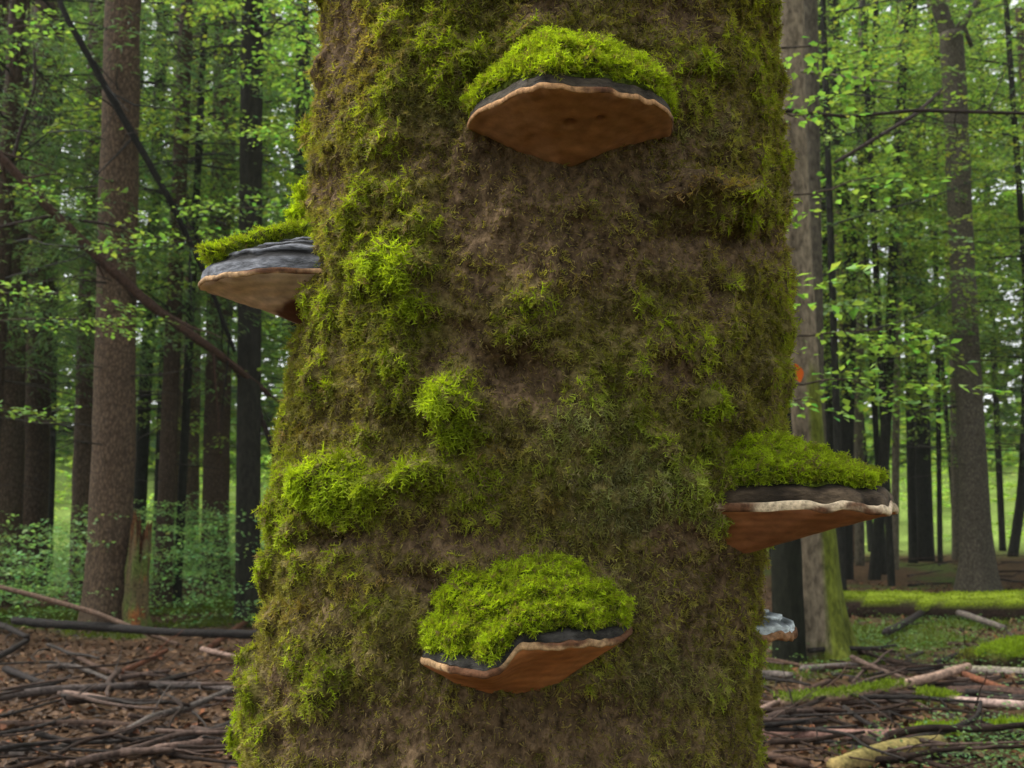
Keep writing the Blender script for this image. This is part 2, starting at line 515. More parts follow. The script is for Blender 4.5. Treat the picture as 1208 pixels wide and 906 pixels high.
# right of the mossy trunk
make_tree('beech_tree', 'pale beech trunk with bright mossy side and mossy root flare', 'tree', GR(972, 776), [(966, 640), (951, 500), (940, 300), (935, 120), (934, 0)], 42, PALE * 0.75, 'smooth', 13, moss=1.05, moss_side=(0.95, -0.3, 0), moss_h=0.42, sides=28, taper=0.35, flare=1.5)
make_tree('beech_tree', 'straight grey-brown trunk close behind the pale mossy-sided beech', 'tree', on_ground(*P(968, 640, 10.5)[:2]), [(960, 480), (956, 200), (953, 0)], 26, GREY * 0.6, 'smooth', 14, taper=0.85)
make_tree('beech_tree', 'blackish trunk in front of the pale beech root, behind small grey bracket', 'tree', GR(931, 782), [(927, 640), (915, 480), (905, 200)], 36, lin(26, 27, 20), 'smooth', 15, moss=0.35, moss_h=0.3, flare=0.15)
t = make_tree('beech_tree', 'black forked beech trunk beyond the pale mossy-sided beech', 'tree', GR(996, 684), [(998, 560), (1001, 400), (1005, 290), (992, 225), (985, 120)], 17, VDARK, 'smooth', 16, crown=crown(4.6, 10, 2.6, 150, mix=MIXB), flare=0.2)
fork = [P(1004, 300, t.location[1]), P(1018, 250, t.location[1]), P(1028, 150, t.location[1]), P(1034, 0, t.location[1])]
V, F, fr, _ = tube(fork, [0.085, 0.07, 0.06, 0.045], 10, 0.06, 3, 0.15)
part('limb', t, V, F, M_SMOOTH, VDARK, True)
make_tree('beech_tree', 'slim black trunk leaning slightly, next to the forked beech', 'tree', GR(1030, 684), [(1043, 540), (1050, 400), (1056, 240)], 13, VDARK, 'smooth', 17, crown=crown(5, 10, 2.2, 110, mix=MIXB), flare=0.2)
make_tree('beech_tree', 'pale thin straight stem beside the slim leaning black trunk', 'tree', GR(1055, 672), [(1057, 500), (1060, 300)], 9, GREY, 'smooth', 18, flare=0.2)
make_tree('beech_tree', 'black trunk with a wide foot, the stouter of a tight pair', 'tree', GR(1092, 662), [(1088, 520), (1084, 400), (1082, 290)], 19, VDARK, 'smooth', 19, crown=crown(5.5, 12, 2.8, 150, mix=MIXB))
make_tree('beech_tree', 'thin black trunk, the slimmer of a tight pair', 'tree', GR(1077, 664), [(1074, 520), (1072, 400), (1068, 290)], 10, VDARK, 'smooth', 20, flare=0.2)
t = make_tree('spruce_tree', 'grey-brown spruce with snapped forked top and broad foot behind mossy log', 'tree', GR(1154, 698), [(1148, 560), (1140, 400), (1132, 240), (1127, 110), (1122, 40)], 35, GREY * 0.8, 'spruce', 21, height=4.0, twigs=34, twig_len=1.5, moss=0.5, moss_h=0.2, sides=18, taper=0.8, flare=0.7)
Yt = t.location[1]
for pth, r0 in (([(1125, 60), (1112, 20), (1095, -30), (1080, -90)], 0.13), ([(1127, 50), (1133, 20), (1146, 55)], 0.05), ([(1128, 45), (1150, 5), (1180, -40)], 0.05)):
    V, F, fr, _ = tube([P(a, b, Yt) for a, b in pth], np.linspace(r0, r0 * 0.6, len(pth)), 10, 0.08, 4, 0.12)
    part('limb', t, V, F, M_SPRUCE, GREY * 0.7, True)
make_tree('beech_tree', 'leaning thin black sapling at the edge of the bright clearing', 'tree', on_ground(*P(1192, 640, 23)[:2]), [(1206, 580), (1210, 500), (1212, 300)], 11, VDARK, 'smooth', 22, crown=crown(7, 14, 3, 140, mix=MIXB), flare=0.1)
make_tree('spruce_tree', 'slender dim brown trunk just behind the snapped grey spruce', 'tree', on_ground(*P(1127, 640, 22)[:2]), [(1126, 500), (1124, 300)], 10, GREY, 'spruce', 23, twigs=20, flare=0.1)
make_tree('beech_tree', 'thin dark stem between the forked beech and the pale beech', 'tree', on_ground(*P(982, 640, 17)[:2]), [(977, 480), (972, 300)], 12, VDARK * 1.4, 'smooth', 24, crown=crown(4, 11, 2.6, 130, mix=MIXB), flare=0.1)
make_tree('beech_tree', 'mossy grey stem right behind the forked black beech', 'tree', on_ground(*P(1013, 640, 19)[:2]), [(1013, 480), (1016, 300)], 11, GREY * 0.7, 'smooth', 25, crown=crown(5, 12, 2.8, 130, mix=MIXB), flare=0.1)
# leafy young beeches filling the middle distance
spots = [(-6.0, 15.5, 2.2, 9), (-8.0, 17, 2.4, 10), (-3.4, 16, 2.6, 9), (-5.2, 20, 2.2, 12), (-9.5, 22, 2.2, 12), (-2.0, 19, 2.5, 11), (-3.8, 11.6, 3.2, 7), (-1.8, 12.5, 2.8, 8),
         (4.4, 15, 2.6, 9), (6.2, 17, 2.2, 11), (8.4, 20, 1.8, 12), (5.6, 22, 2.2, 13), (10.5, 24, 1.5, 14), (3.2, 19, 2.6, 11), (7.6, 14.5, 3.2, 9), (0.6, 17, 1.5, 10), (-7.2, 20.5, 3.2, 10), (-10, 19, 3.1, 10), (8.4, 14.4, 3.4, 7.5), (4.2, 13, 3.0, 8.5), (5.5, 14.8, 3.2, 8.5)]
def dup(src, loc, rz):
    r = src.copy()
    COL.objects.link(r)
    r.location = [float(c) for c in loc]
    r.rotation_euler = (0, 0, rz)
    for ch in src.children:
        c = ch.copy()
        COL.objects.link(c)
        c.parent = r
    return r
protos = {}
for i, (x, y, z0, z1) in enumerate(spots):
    b = on_ground(x, y)
    key = (0 if z0 < 1.1 else 1 if z0 < 2.1 else 2 if z0 < 3 else 3, 0 if x < 0 else 1)
    if key in protos:
        dup(protos[key], b, float(RNG.uniform(1, 5)))
        continue
    px, py = project(b + np.array([0, 0, 4.0]))
    protos[key] = make_tree('young_beech', 'slim young beech with layered sprays of light green leaves', 'tree', b, [(float(px) + RNG.normal(0, 6), float(py))], 0.11 / y * FPX, VDARK * 1.2, 'smooth', 100 + i, height=z1, group='young beeches in the middle distance',
              crown=crown(z0, z1, 2.3, 170, mix=MIXB if x > 0 else (0.4, 0.42, 0.18), limbs=16), sides=8, flare=0.1)
# dark drooping spruce boughs in the upper left
protos = {}
for i, (x, y, z0, z1) in enumerate([(-5.3, 10.2, 3.0, 7.2), (-3.9, 11.4, 3.4, 8), (-6.4, 11.8, 3.2, 8), (-4.6, 13.5, 4.0, 9.5), (-7.5, 15, 3.6, 10), (-2.6, 15.5, 5.0, 10), (9.6, 18, 4.5, 11)]):
    b = on_ground(x, y)
    key = 0 if z0 < 3.5 else 1
    if key in protos:
        dup(protos[key], b, float(RNG.uniform(1, 5)))
        continue
    px, py = project(b + np.array([0, 0, 4.0]))
    protos[key] = make_tree('young_spruce', 'spruce with drooping dark blue-green boughs above a bare lower stem', 'tree', b, [(float(px), float(py))], 0.2 / y * FPX, BROWN * 0.6, 'spruce', 140 + i, height=z1 + 1, group='spruces with drooping green boughs',
              crown=crown(z0, z1, 2.2, 230, blue=True, leaf=0.085, leaves=60, limbs=30), twigs=30, twig_len=1.6)
# far trunks at the back of the wood
for i in range(9):
    x = RNG.uniform(-16, -4.5) if i % 2 else RNG.uniform(6, 19)
    y = RNG.uniform(20, 27)
    b = on_ground(x, y)
    px, py = project(b + np.array([RNG.normal(0, 0.15), 0, 6.0]))
    make_tree('far_tree', 'dark straight trunk standing far back in the wood', 'tree', b, [(float(px), float(py))], RNG.uniform(0.16, 0.34) / y * FPX, (BROWN if i % 3 else VDARK * 1.4) * 0.7, 'smooth', 160 + i, height=17,
              group='far trunks at the back of the wood', crown=crown(5, 13, 2.6, 60, mix=MIXB, leaf=0.11, leaves=40, limbs=8), sides=8, flare=0.15)

# far wood: one mass of foliage behind everything
def far_wood(name, n, y0, y1, zmax, seed, label, mul, gap):
    rng = np.random.default_rng(seed)
    az = rng.uniform(-48, 48, n * 3) * math.pi / 180
    d = rng.uniform(y0, y1, n * 3)
    z = rng.random(n * 3) ** 1.7 * zmax
    p = np.stack([d * np.sin(az), d * np.cos(az), z], 1)
    k = fbm(p * np.array([0.22, 0.22, 0.3]), 3, seed)
    keep = (k > gap)
    p, k = p[keep][:n], k[keep][:n]
    p[:, 2] += ground_h(p[:, 0], p[:, 1]) - 1.0
    m = len(p)
    cols = leafcols(m, rng, (0.6, 0.3, 0.1)) * mul
    V, F, C = foliage(p, rng.random(m) * 6.28, rng.normal(-0.1, 0.25, m), 1.4 + 1.6 * rng.random(m), cols, rng, n=26, leaf=0.30, L=0.9, W=0.5, protos=8)
    o = part(name, None, V, F, M_LEAF, C)
    tag(o, label, 'foliage', kind='stuff')
far_wood('far_foliage', 7400, 46, 66, 30, 31, 'bright green mass of leaves far back in the wood', 1.7, 0.38)

# undergrowth of seedlings on the left and thin cover at the right
def undergrowth(name, n, xr, yr, zr, seed, label, base, leaves=40, leaf=0.055, dens=0.45):
    rng = np.random.default_rng(seed)
    x, y = rng.uniform(*xr, n * 3), rng.uniform(*yr, n * 3)
    k = fbm(np.stack([x, y, x * 0], 1) * 0.55, 3, seed)
    keep = k > dens
    x, y, k = x[keep][:n], y[keep][:n], k[keep][:n]
    m = len(x)
    z = ground_h(x, y) + zr[0] + (zr[1] - zr[0]) * rng.random(m) * sstep(dens - 0.05, dens + 0.25, k)
    V, F, C = foliage(np.stack([x, y, z], 1), rng.random(m) * 6.28, rng.normal(0.05, 0.15, m), 0.5 + 0.4 * rng.random(m), base * (0.6 + 0.7 * rng.random((m, 1))), rng, n=leaves, leaf=leaf)
    o = part(name, None, V, F, M_LEAF, C)
    tag(o, label, 'undergrowth', kind='stuff')
undergrowth('seedling_cover', 3000, (-11, -1.6), (9.2, 19), (0.08, 1.15), 51, 'knee-high layer of blue-green seedlings below the spruces', LEAF_BLUE * np.array([1.8, 1.9, 1.7]), leaves=32, leaf=0.062)
undergrowth('clearing_cover', 3400, (-26, 30), (27, 50), (0.1, 2.4), 52, 'bright yellow-green growth in the clearing behind the bank', LEAF_BRIGHT * 1.5, leaves=22, leaf=0.19, dens=0.38)
undergrowth('herb_cover', 420, (1.9, 3.4), (3.9, 5.0), (0.02, 0.10), 53, 'low pale green herbs beside the rotten yellowish log', np.array([0.11, 0.20, 0.07]), leaves=26, leaf=0.03, dens=0.40)
undergrowth('floor_sprouts', 500, (1.8, 7), (6.6, 10.2), (0.01, 0.08), 54, 'tiny green sprouts on the mossy floor before the mossy log', np.array([0.10, 0.19, 0.05]), leaves=22, leaf=0.035, dens=0.5)

# saplings with leaf sprays near the mossy trunk
def sapling(label, base, stem_px, Y, sprays, seed, stem_r=0.014, leaf=0.055, extra=None):
    rng = np.random.default_rng(seed)
    root = thing('beech_sapling', base, label, 'sapling')
    pts = [base - np.array([0, 0, 0.05])] + [P(a, b, Y) for a, b in stem_px]
    V, F, fr, _ = tube(pts, np.linspace(stem_r, stem_r * 0.4, len(pts)), 7, 0.1, seed, 0.1)
    part('stem', root, V, F, M_SMOOTH, lin(60, 56, 46), True)
    pos, yaw, br = [], [], []
    for (x0, y0, x1, y1, n, dy) in sprays:
        a, b = P(x0, y0, Y), P(x1, y1, Y + dy)
        q = a + (b - a) * np.linspace(0, 1, 7)[:, None] + rng.normal(0, 0.012, (7, 3))
        V, F, _, _ = tube(q, np.linspace(0.007, 0.002, 7), 5, 0, 0, None, False)
        part('branch', root, V, F, M_WOOD, lin(58, 50, 40))
        for _ in range(n):
            t = 0.15 + 0.85 * rng.random()
            pos.append(a + (b - a) * t + rng.normal(0, 0.04, 3) * np.array([1, 1, 0.5]))
            yaw.append(math.atan2((b - a)[1], (b - a)[0]) + rng.normal(0, 0.8))
    n = len(pos)
    V, F, C = foliage(np.array(pos), np.array(yaw), rng.normal(-0.05, 0.15, n), 0.35 + 0.2 * rng.random(n), LEAF_BRIGHT * np.array([0.85, 1.0, 1.2]) * (0.75 + 0.5 * rng.random((n, 1))), rng, n=20, leaf=leaf * 2.0, L=0.8, W=0.4)
    part('leaves', root, V, F, M_LEAF, C, False, 'stuff')
    return root
b = on_ground(*P(880, 640, 4.4)[:2])
sapling('leafy beech sapling whose sprays cross the pale mossy-sided beech', b, [(880, 500), (890, 300), (900, 100), (910, -60)], 4.4,
        [(900, 240, 1050, 205, 6, 0.2), (892, 400, 1075, 385, 7, 0.1), (890, 450, 1060, 455, 7, -0.1), (905, 60, 1010, 45, 5, 0.2), (905, 120, 960, 150, 3, 0), (888, 480, 970, 470, 3, 0.1), (895, 330, 940, 345, 2, 0)], 61)
b = on_ground(*P(400, 640, 7.2)[:2])
sapling('leafy beech sapling half hidden behind the left bracket fungus', b, [(395, 500), (388, 300), (384, 100), (380, -80)], 7.2,
        [(388, 240, 190, 250, 9, 0.3), (388, 270, 140, 290, 9, -0.2), (384, 60, 310, 30, 8, 0.2), (386, 150, 300, 160, 5, 0.1), (384, 20, 320, -10, 8, 0.2), (384, 90, 310, 70, 6, 0.2)], 62)
b = on_ground(*P(-40, 640, 7.6)[:2])
sapling('leafy beech sapling with sprays crossing the thick spruce trunk', b, [(-38, 500), (-30, 300), (-20, 100), (-20, -80)], 7.6,
        [(-30, 380, 165, 375, 10, 0.1), (-28, 340, 120, 350, 8, -0.2), (-20, 40, 50, 25, 5, 0), (-30, 470, 60, 500, 6, 0), (-20, 210, 80, 240, 6, 0.2)], 63)

def dry_leaf():
    c = P(941, 440, 4.35)
    L = 0.085
    d, sd = norm(np.array([0.25, 0.1, -1.0])), norm(np.array([0.9, -0.4, 0.2]))
    u = np.cross(d, sd)
    t = np.linspace(0, 1, 7)
    w = np.sin(np.pi * np.clip(t, 0.03, 0.97)) * 0.30 * L
    mid = c + d * ((t - 0.5) * L)[:, None] - u * (0.15 * L * t ** 2)[:, None]
    V = np.concatenate([mid - sd * w[:, None] + u * 0.1 * w[:, None], mid, mid + sd * w[:, None] + u * 0.1 * w[:, None]])
    solo('dry_leaf', V, gridfaces(3, 7), M_LEAF, lin(176, 84, 36), 'single dry orange leaf hanging among the green sapling sprays', 'leaf')
dry_leaf()

# leaning and hanging dead branches at the left
def branch(label, pts, radii, colour, seed, twigs=0, name='dead_branch', group=None, mat=M_WOOD, tl=0.35, rough=0.12):
    rng = np.random.default_rng(seed)
    pts = np.asarray(pts)
    V, F, fr, dirs = tube(pts, radii, 9, rough, seed, max(0.05, np.max(radii) * 1.5))
    C = colour * (0.7 + 0.6 * fbm(V * 9, 3, seed)[:, None])
    ps = [(V, F, C)]
    for _ in range(twigs):
        k = rng.random() * (len(pts) - 1)
        i = int(k)
        a = pts[i] + (pts[i + 1] - pts[i]) * (k - i)
        d = norm(pts[i + 1] - pts[i] + rng.normal(0, 0.5, 3) * np.linalg.norm(pts[i + 1] - pts[i]))
        L = tl * (0.4 + rng.random())
        q = a + d * (np.linspace(0, 1, 5) * L)[:, None] + np.cumsum(rng.normal(0, 0.03 * L, (5, 3)), 0)
        v, f, _, _ = tube(q, np.linspace(np.mean(radii) * 0.4, 0.002, 5), 5, 0, 0, None, False)
        ps.append((v, f, colour * 0.9))
    V, F, C = join(ps)
    return solo(name, V, F, mat, C, label, 'branch', group)
DB = lin(46, 38, 34)
branch('long thin black dead branch slanting down past the thick spruce to the thin trunk', [P(60, -25, 8.8), P(78, 20, 8.8), P(140, 130, 9.0), P(200, 235, 9.2), P(245, 330, 9.5), P(277, 415, 9.8)], [0.024, 0.027, 0.034, 0.030, 0.024, 0.018], lin(26, 25, 23), 71, 8, tl=1.2)
branch('reddish brown dead branch slanting down and ending against the thin trunk', [P(-20, 165, 8.6), P(10, 195, 8.7), P(60, 248, 8.9), P(120, 308, 9.1), P(180, 362, 9.3), P(240, 405, 9.6), P(278, 433, 9.9), P(318, 466, 10.2)], [0.038, 0.038, 0.044, 0.046, 0.048, 0.044, 0.038, 0.026], lin(62, 46, 38), 72, 9, tl=1.0, rough=0.22)
branch('thin dark twig hanging between thin trunk and mossy trunk', [P(300, 470, 10.4), P(315, 510, 10.4), P(326, 545, 10.4), P(318, 600, 10.4)], [0.03, 0.028, 0.024, 0.015], DB, 73, 2)
branch('thin black twig reaching sideways across the thick spruce', [P(-10, 270, 9.0), P(60, 255, 9.0), P(130, 265, 9.0), P(205, 285, 9.0)], [0.016, 0.018, 0.014, 0.008], DB, 74, 4, tl=0.8)
branch('slender dead twig rising from the reddish dead branch', [P(15, 190, 8.8), P(25, 150, 8.8), P(42, 100, 8.8), P(40, 60, 8.8)], [0.016, 0.016, 0.012, 0.008], DB, 75, 4, tl=0.8)
branch('bare twig arching over the tops of the blue-green seedlings', [P(-10, 690, 8.4), P(30, 700, 8.4), P(110, 722, 8.4), P(160, 742, 8.3), P(215, 762, 8.2)], [0.018, 0.022, 0.022, 0.02, 0.016], lin(92, 74, 62), 76, 2, tl=0.4)
branch('long bare horizontal spruce limb reaching over the sapling sprays', [P(925, 130, 7.3), P(1000, 138, 7.4), P(1080, 130, 7.5), P(1215, 134, 7.8)], [0.016, 0.014, 0.016, 0.014], DB, 77, 7, tl=0.9)
branch('pale thin twig below the long bare spruce limb', [P(945, 84, 7.4), P(1010, 92, 7.5), P(1060, 98, 7.6)], [0.012, 0.010, 0.006], lin(104, 96, 84), 78, 2, tl=0.4)
branch('curved dark twig rising toward the snapped spruce', [P(985, 192, 9.0), P(1030, 165, 9.2), P(1080, 135, 9.6), P(1112, 105, 10)], [0.016, 0.02, 0.02, 0.014], DB, 79, 5, tl=0.8)

# ================================================================== rotten stump, logs and fallen branches
def stump():
    b = GR(160, 744)
    root = thing('rotten_stump', b, 'broken rotten stump with jagged top and orange wood beside the spruce', 'stump')
    n, sides = 30, 44
    a = np.linspace(0, 2 * math.pi, sides, endpoint=False)
    top = 0.55 + 0.30 * vnoise(np.stack([np.cos(a) * 2.5, np.sin(a) * 2.5, a * 0], 1), 5) + 0.42 * vnoise(np.stack([np.cos(a) * 7, np.sin(a) * 7, a * 0], 1), 6)
    t = np.linspace(0, 1, n)
    H = t[:, None] * top[None]
    rad = 0.115 * (1 + 0.45 * np.exp(-H / 0.15)) * (1 - 0.25 * t[:, None])
    V = np.stack([b[0] + rad * np.cos(a), b[1] + rad * np.sin(a), b[2] - 0.05 + H], -1)
    V += (fbm(V.reshape(-1, 3) * np.array([22, 22, 4]), 3, 8).reshape(n, sides, 1) - 0.5) * 0.07 * np.stack([np.cos(a), np.sin(a), a * 0], -1)[None]
    Vi = V.copy()
    Vi[..., 0] = b[0] + (V[..., 0] - b[0]) * 0.55
    Vi[..., 1] = b[1] + (V[..., 1] - b[1]) * 0.55
    k = fbm(V.reshape(-1, 3) * np.array([14, 14, 5]), 3, 12)[:, None]
    ramp = sstep(0.45, 0.62, k)
    C = lin(84, 72, 50) * (1 - ramp) + lin(76, 88, 40) * ramp
    o2 = sstep(0.6, 0.72, fbm(V.reshape(-1, 3) * np.array([9, 9, 6]) + 5, 3, 13))[:, None]
    C = C * (1 - o2) + lin(120, 72, 38) * o2
    part('shell', root, V, gridfaces(n, sides, True), M_WOOD, C, True)
    rim_v = np.concatenate([V[-1], Vi[-3], Vi[n // 3]])
    part('rotten_core', root, rim_v, gridfaces(3, sides, True), M_WOOD, lin(84, 56, 34), False)
stump()

def moss_log(px, rpx, colour, seed, label, name='fallen_log', mossy=0.9, moss_from=0.0, moss_to=1.0, lift=0.0, mosscol=(0.13, 0.19, 0.012), cat='log', group=None, sides=16, rough=0.12):
    """a log along the ground through photo pixels; moss on its upper side"""
    rng = np.random.default_rng(seed)
    pts = [GR(x, y) for x, y in px]
    rr_ = np.array([r * p[1] / FPX for r, p in zip(np.broadcast_to(rpx, (len(px),)), pts)])
    pts = np.array([p + np.array([0, 0, r * 0.75 + lift]) for p, r in zip(pts, rr_)])
    V, F, fr, dirs = tube(pts, rr_, sides, rough, seed, max(0.04, rr_.max() * 0.5))
    nz = fbm(V * 6, 3, seed)
    m = sstep(0.1, 0.5, dirs[:, 2] + (nz - 0.5) * 1.2) * mossy * sstep(moss_from - 0.06, moss_from + 0.06, fr + (nz - .5) * 0.2) * (1 - sstep(moss_to - 0.06, moss_to + 0.06, fr))
    m = m * (0.35 + 0.65 * sstep(0.34, 0.52, fbm(V * np.array([2.4, 2.4, 4]), 3, seed + 4)))
    V = V + dirs * (m * rr_.max() * 0.45 * (nz - 0.15))[:, None]
    C = colour * (0.6 + 0.8 * fbm(V * 14, 3, seed + 2)[:, None])
    C = C * (1 - m[:, None]) + np.array(mosscol) * (0.6 + 0.8 * nz[:, None]) * m[:, None]
    root = thing(name, [pts[:, 0].mean(), pts[:, 1].mean(), pts[:, 2].min() - rr_.min()], label, cat, group)
    part('wood', root, V, F, M_WOOD, C, True)
    k = np.where(m > 0.35)[0]
    if len(k):
        kk = rng.choice(k, 5000 if rr_.max() > 0.06 else 1600)
        p = V[kk] + rng.normal(0, 0.03, (len(kk), 3)) * np.array([1, 1, 0.1])
        d = norm(dirs[kk] + rng.normal(0, 0.6, (len(kk), 3)))
        s = norm(np.cross(d, rng.normal(0, 1, (len(kk), 3))))
        L = 0.022 * (0.4 + rng.random((len(kk), 1)))
        W = np.stack([p - s * L * 0.22, p + s * L * 0.22, p + d * L], 1).reshape(-1, 3)
        part('moss', root, W, np.arange(len(W)).reshape(-1, 3), M_MOSS, np.repeat(np.array(mosscol) * (0.6 + 0.9 * rng.random((len(kk), 1))), 3, 0), False, 'stuff')
    return root
moss_log([(985, 728), (1040, 727), (1110, 729), (1215, 731)], [15, 15, 14, 17], lin(52, 40, 34), 201, 'long mossy log lying in front of the snapped grey spruce', mosscol=(0.17, 0.23, 0.012))
moss_log([(896, 872), (960, 873), (1050, 875), (1150, 872), (1220, 870)], [7, 7, 8, 9, 10], lin(120, 92, 82), 202, 'long fallen log, pinkish bare at one end and bright mossy at the other', moss_from=0.55, mosscol=(0.15, 0.23, 0.01))
moss_log([(985, 915), (1050, 897), (1110, 884)], [11, 12, 9], lin(130, 112, 70), 203, 'thick yellowish rotten log piece beside the pale herbs', mossy=0.35, mosscol=(0.12, 0.13, 0.03))
moss_log([(925, 846), (1000, 838), (1050, 827), (1100, 815), (1143, 801)], [6, 6, 5, 5, 4.5], lin(140, 116, 100), 204, 'bent pale branch with mossy lower half crossing the stick heap', moss_to=0.5, mosscol=(0.10, 0.15, 0.01), lift=0.06)
moss_log([(1092, 836), (1130, 842), (1215, 848)], [6, 5, 5], lin(150, 128, 118), 205, 'pale grey branch with a mossy tip lying below the bent branch', moss_to=0.3, lift=0.05)
moss_log([(1120, 828), (1160, 828), (1215, 832)], [10, 11, 11], lin(66, 50, 42), 206, 'short dark brown log under the orange-brown stick', mossy=0.0)
moss_log([(1172, 790), (1190, 786), (1216, 782)], [13, 15, 15], lin(60, 50, 34), 207, 'rounded log end wholly covered in bright green moss', mosscol=(0.17, 0.25, 0.012), mossy=1.0)
moss_log([(1146, 785), (1180, 782)], [8, 9], lin(60, 46, 34), 208, 'short cut log with mossy bark beside the bright mossy log end', mosscol=(0.12, 0.13, 0.02))
moss_log([(1095, 794), (1140, 794), (1215, 799)], [5, 5, 6], lin(118, 108, 100), 209, 'grey straight branch lying behind the orange-brown stick', mossy=0.25)
moss_log([(15, 752), (40, 756), (130, 762), (200, 768), (283, 771), (330, 772)], [4, 5, 5, 4.2, 5, 4.5], lin(34, 31, 29), 210, 'long blackish log at the edge of the seedlings', mossy=0.0, lift=0.12, rough=0.3)

def sticks(rows):
    for i, (label, px, wpx, c, lift) in enumerate(rows):
        pts = []
        for (x, y) in px:
            p = GR(x, y + lift * 40)
            p[2] += lift * 0.3 + 0.01
            pts.append(p)
        r = np.array([wpx * p[1] / FPX / 2 for p in pts]) * np.linspace(1.05, 0.75, len(pts))
        branch(label, pts, r, c, 300 + i, 2 if i % 2 else 1, name='fallen_branch', tl=0.3)
LG, LB, LR, LK, LP_ = lin(92, 84, 78), lin(68, 52, 42), lin(96, 60, 42), lin(38, 33, 31), lin(128, 106, 94)
sticks([
    ('black forked stick propping up the end of the blackish log', [(-12, 735), (8, 742), (32, 754)], 8, LK, 0.2),
    ('black stub slanting down from the blackish log end', [(-12, 782), (12, 770), (32, 757)], 8, LK, 0.1),
    ('long dark crooked branch lying straight across the leaf litter', [(-10, 828), (60, 818), (120, 815), (180, 812), (240, 812), (278, 818)], 10, lin(70, 62, 58), 0.1),
    ('short pinkish bare stick below the long dark crooked branch', [(75, 822), (110, 826), (155, 836)], 9, LP_ * 0.8, 0.05),
    ('straight dark brown branch parallel to the long crooked branch', [(-10, 860), (60, 858), (110, 857), (165, 861)], 10, LB * 0.7, 0.05),
    ('grey stick rising to the end of the long crooked branch', [(150, 868), (180, 850), (225, 838), (276, 816)], 8, LG * 0.8, 0.1),
    ('long grey crooked stick sinking into the leaf litter', [(-10, 893), (50, 891), (75, 882), (130, 871), (165, 866)], 8, LG * 0.7, 0.0),
    ('long pale grey branch nearest the mossy trunk foot', [(80, 908), (120, 897), (180, 888), (240, 880), (284, 874)], 10, LP_ * 0.75, 0.05),
    ('reddish stick crossing a brown stick under the blackish log', [(80, 772), (110, 788), (145, 802)], 6, LB, 0.1),
    ('brown stick slanting up to the blackish log', [(136, 800), (165, 786), (196, 770)], 7, LR * 0.8, 0.1),
    ('rusty short stick beside the thin smooth dark trunk', [(246, 768), (266, 752), (290, 735)], 8, LR * 0.6, 0.1),
    ('pale short stick tip poking from behind the mossy trunk', [(238, 768), (262, 774), (290, 780)], 6, LP_, 0.1),
    ('dark stick slanting into the long crooked branch', [(6, 792), (30, 802), (66, 816)], 8, LK, 0.1),
    ('bent grey stick above the long crooked branch', [(55, 790), (85, 787), (110, 797), (135, 808)], 6, LG * 0.6, 0.08),
    ('pinkish pale stick angled in the heap by the mossy trunk', [(886, 850), (915, 836), (950, 820)], 8, LP_, 0.15),
    ('brown stick lying beside the angled pinkish stick', [(930, 838), (950, 820), (980, 808)], 8, LB, 0.15),
    ('brown thick stick with dark end at the heap foot', [(886, 892), (920, 899), (955, 908)], 11, LB * 1.1, 0.05),
    ('orange-brown stick sloping down from the bent branch tip', [(1138, 800), (1170, 812), (1212, 826)], 8, LR, 0.15),
    ('dark twig arching above the short cut log', [(1105, 784), (1130, 774), (1152, 769), (1175, 770)], 6, LK, 0.05),
    ('straight dark stick behind the arching dark twig', [(1118, 762), (1160, 764), (1215, 769)], 7, LB * 0.6, 0.02),
    ('brown stick running toward the foot of the blackish trunk', [(884, 778), (915, 782), (950, 789)], 6, LB, 0.1),
    ('grey stick at the mossy root flare', [(946, 792), (980, 789), (1014, 786)], 8, LG, 0.08),
    ('dark broken branch leaning against the mossy log', [(1045, 748), (1070, 735), (1098, 716)], 9, LK, 0.15),
    ('grey bare branch lying aslant over the mossy log', [(1104, 716), (1140, 726), (1185, 742)], 9, LG, 0.2),
    ('flat pale stick in the shade beside the mossy trunk', [(886, 802), (905, 798), (935, 800)], 12, LG * 0.9, 0.05),
])
# jumble of smaller sticks
rng = np.random.default_rng(77)
def rand_sticks(n, xr, yr, grp, labels, amax=0.5, seed=0):
    for i in range(n):
        x, y = rng.uniform(*xr), rng.uniform(*yr)
        p = GR(x, y)
        L = rng.uniform(0.25, 0.9) * (0.8 + p[1] * 0.05)
        az = rng.normal(0, amax)
        d = np.array([math.cos(az), math.sin(az), rng.normal(0.03, 0.07)])
        k = rng.integers(3)
        c = (LB * 0.4, LG * 0.25, LP_ * 0.32)[k] * rng.uniform(0.5, 1.1)
        q = p + d * (np.linspace(-0.5, 0.5, 5) * L)[:, None] + np.cumsum(rng.normal(0, 0.06 * L, (5, 3)), 0) * np.array([1, 1, 0.45])
        q[:, 2] = np.maximum(q[:, 2], ground_h(q[:, 0], q[:, 1])) + rng.uniform(0.01, 0.09)
        w = rng.uniform(0.005, 0.021)
        branch(labels[k], q, np.linspace(w, w * 0.5, 5), c, 400 + seed + i, rng.integers(0, 3), name='fallen_stick', group=grp + ' ' + ('brown', 'grey', 'pale')[k], tl=0.25)
rand_sticks(54, (-40, 300), (775, 920), 'sticks on the leaf litter under the spruces', ['small dark brown stick lying loose on the leaf litter below the spruces', 'small grey stick lying loose on the leaf litter below the spruces', 'small pale bare stick lying loose on the leaf litter below the spruces'], 0.75, 0)
rand_sticks(66, (880, 1230), (792, 915), 'sticks in the heap among mossy logs', ['small dark brown stick tangled in the heap among the mossy logs', 'small grey stick tangled in the heap among the mossy logs', 'small pale bare stick tangled in the heap among the mossy logs'], 0.95, 100)
rand_sticks(16, (1000, 1065), (768, 806), 'dead roots and twigs beside the mossy root flare', ['short dark twig in the tangle beside the mossy root flare', 'short grey twig in the tangle beside the mossy root flare', 'short pale twig in the tangle beside the mossy root flare'], 1.2, 200)
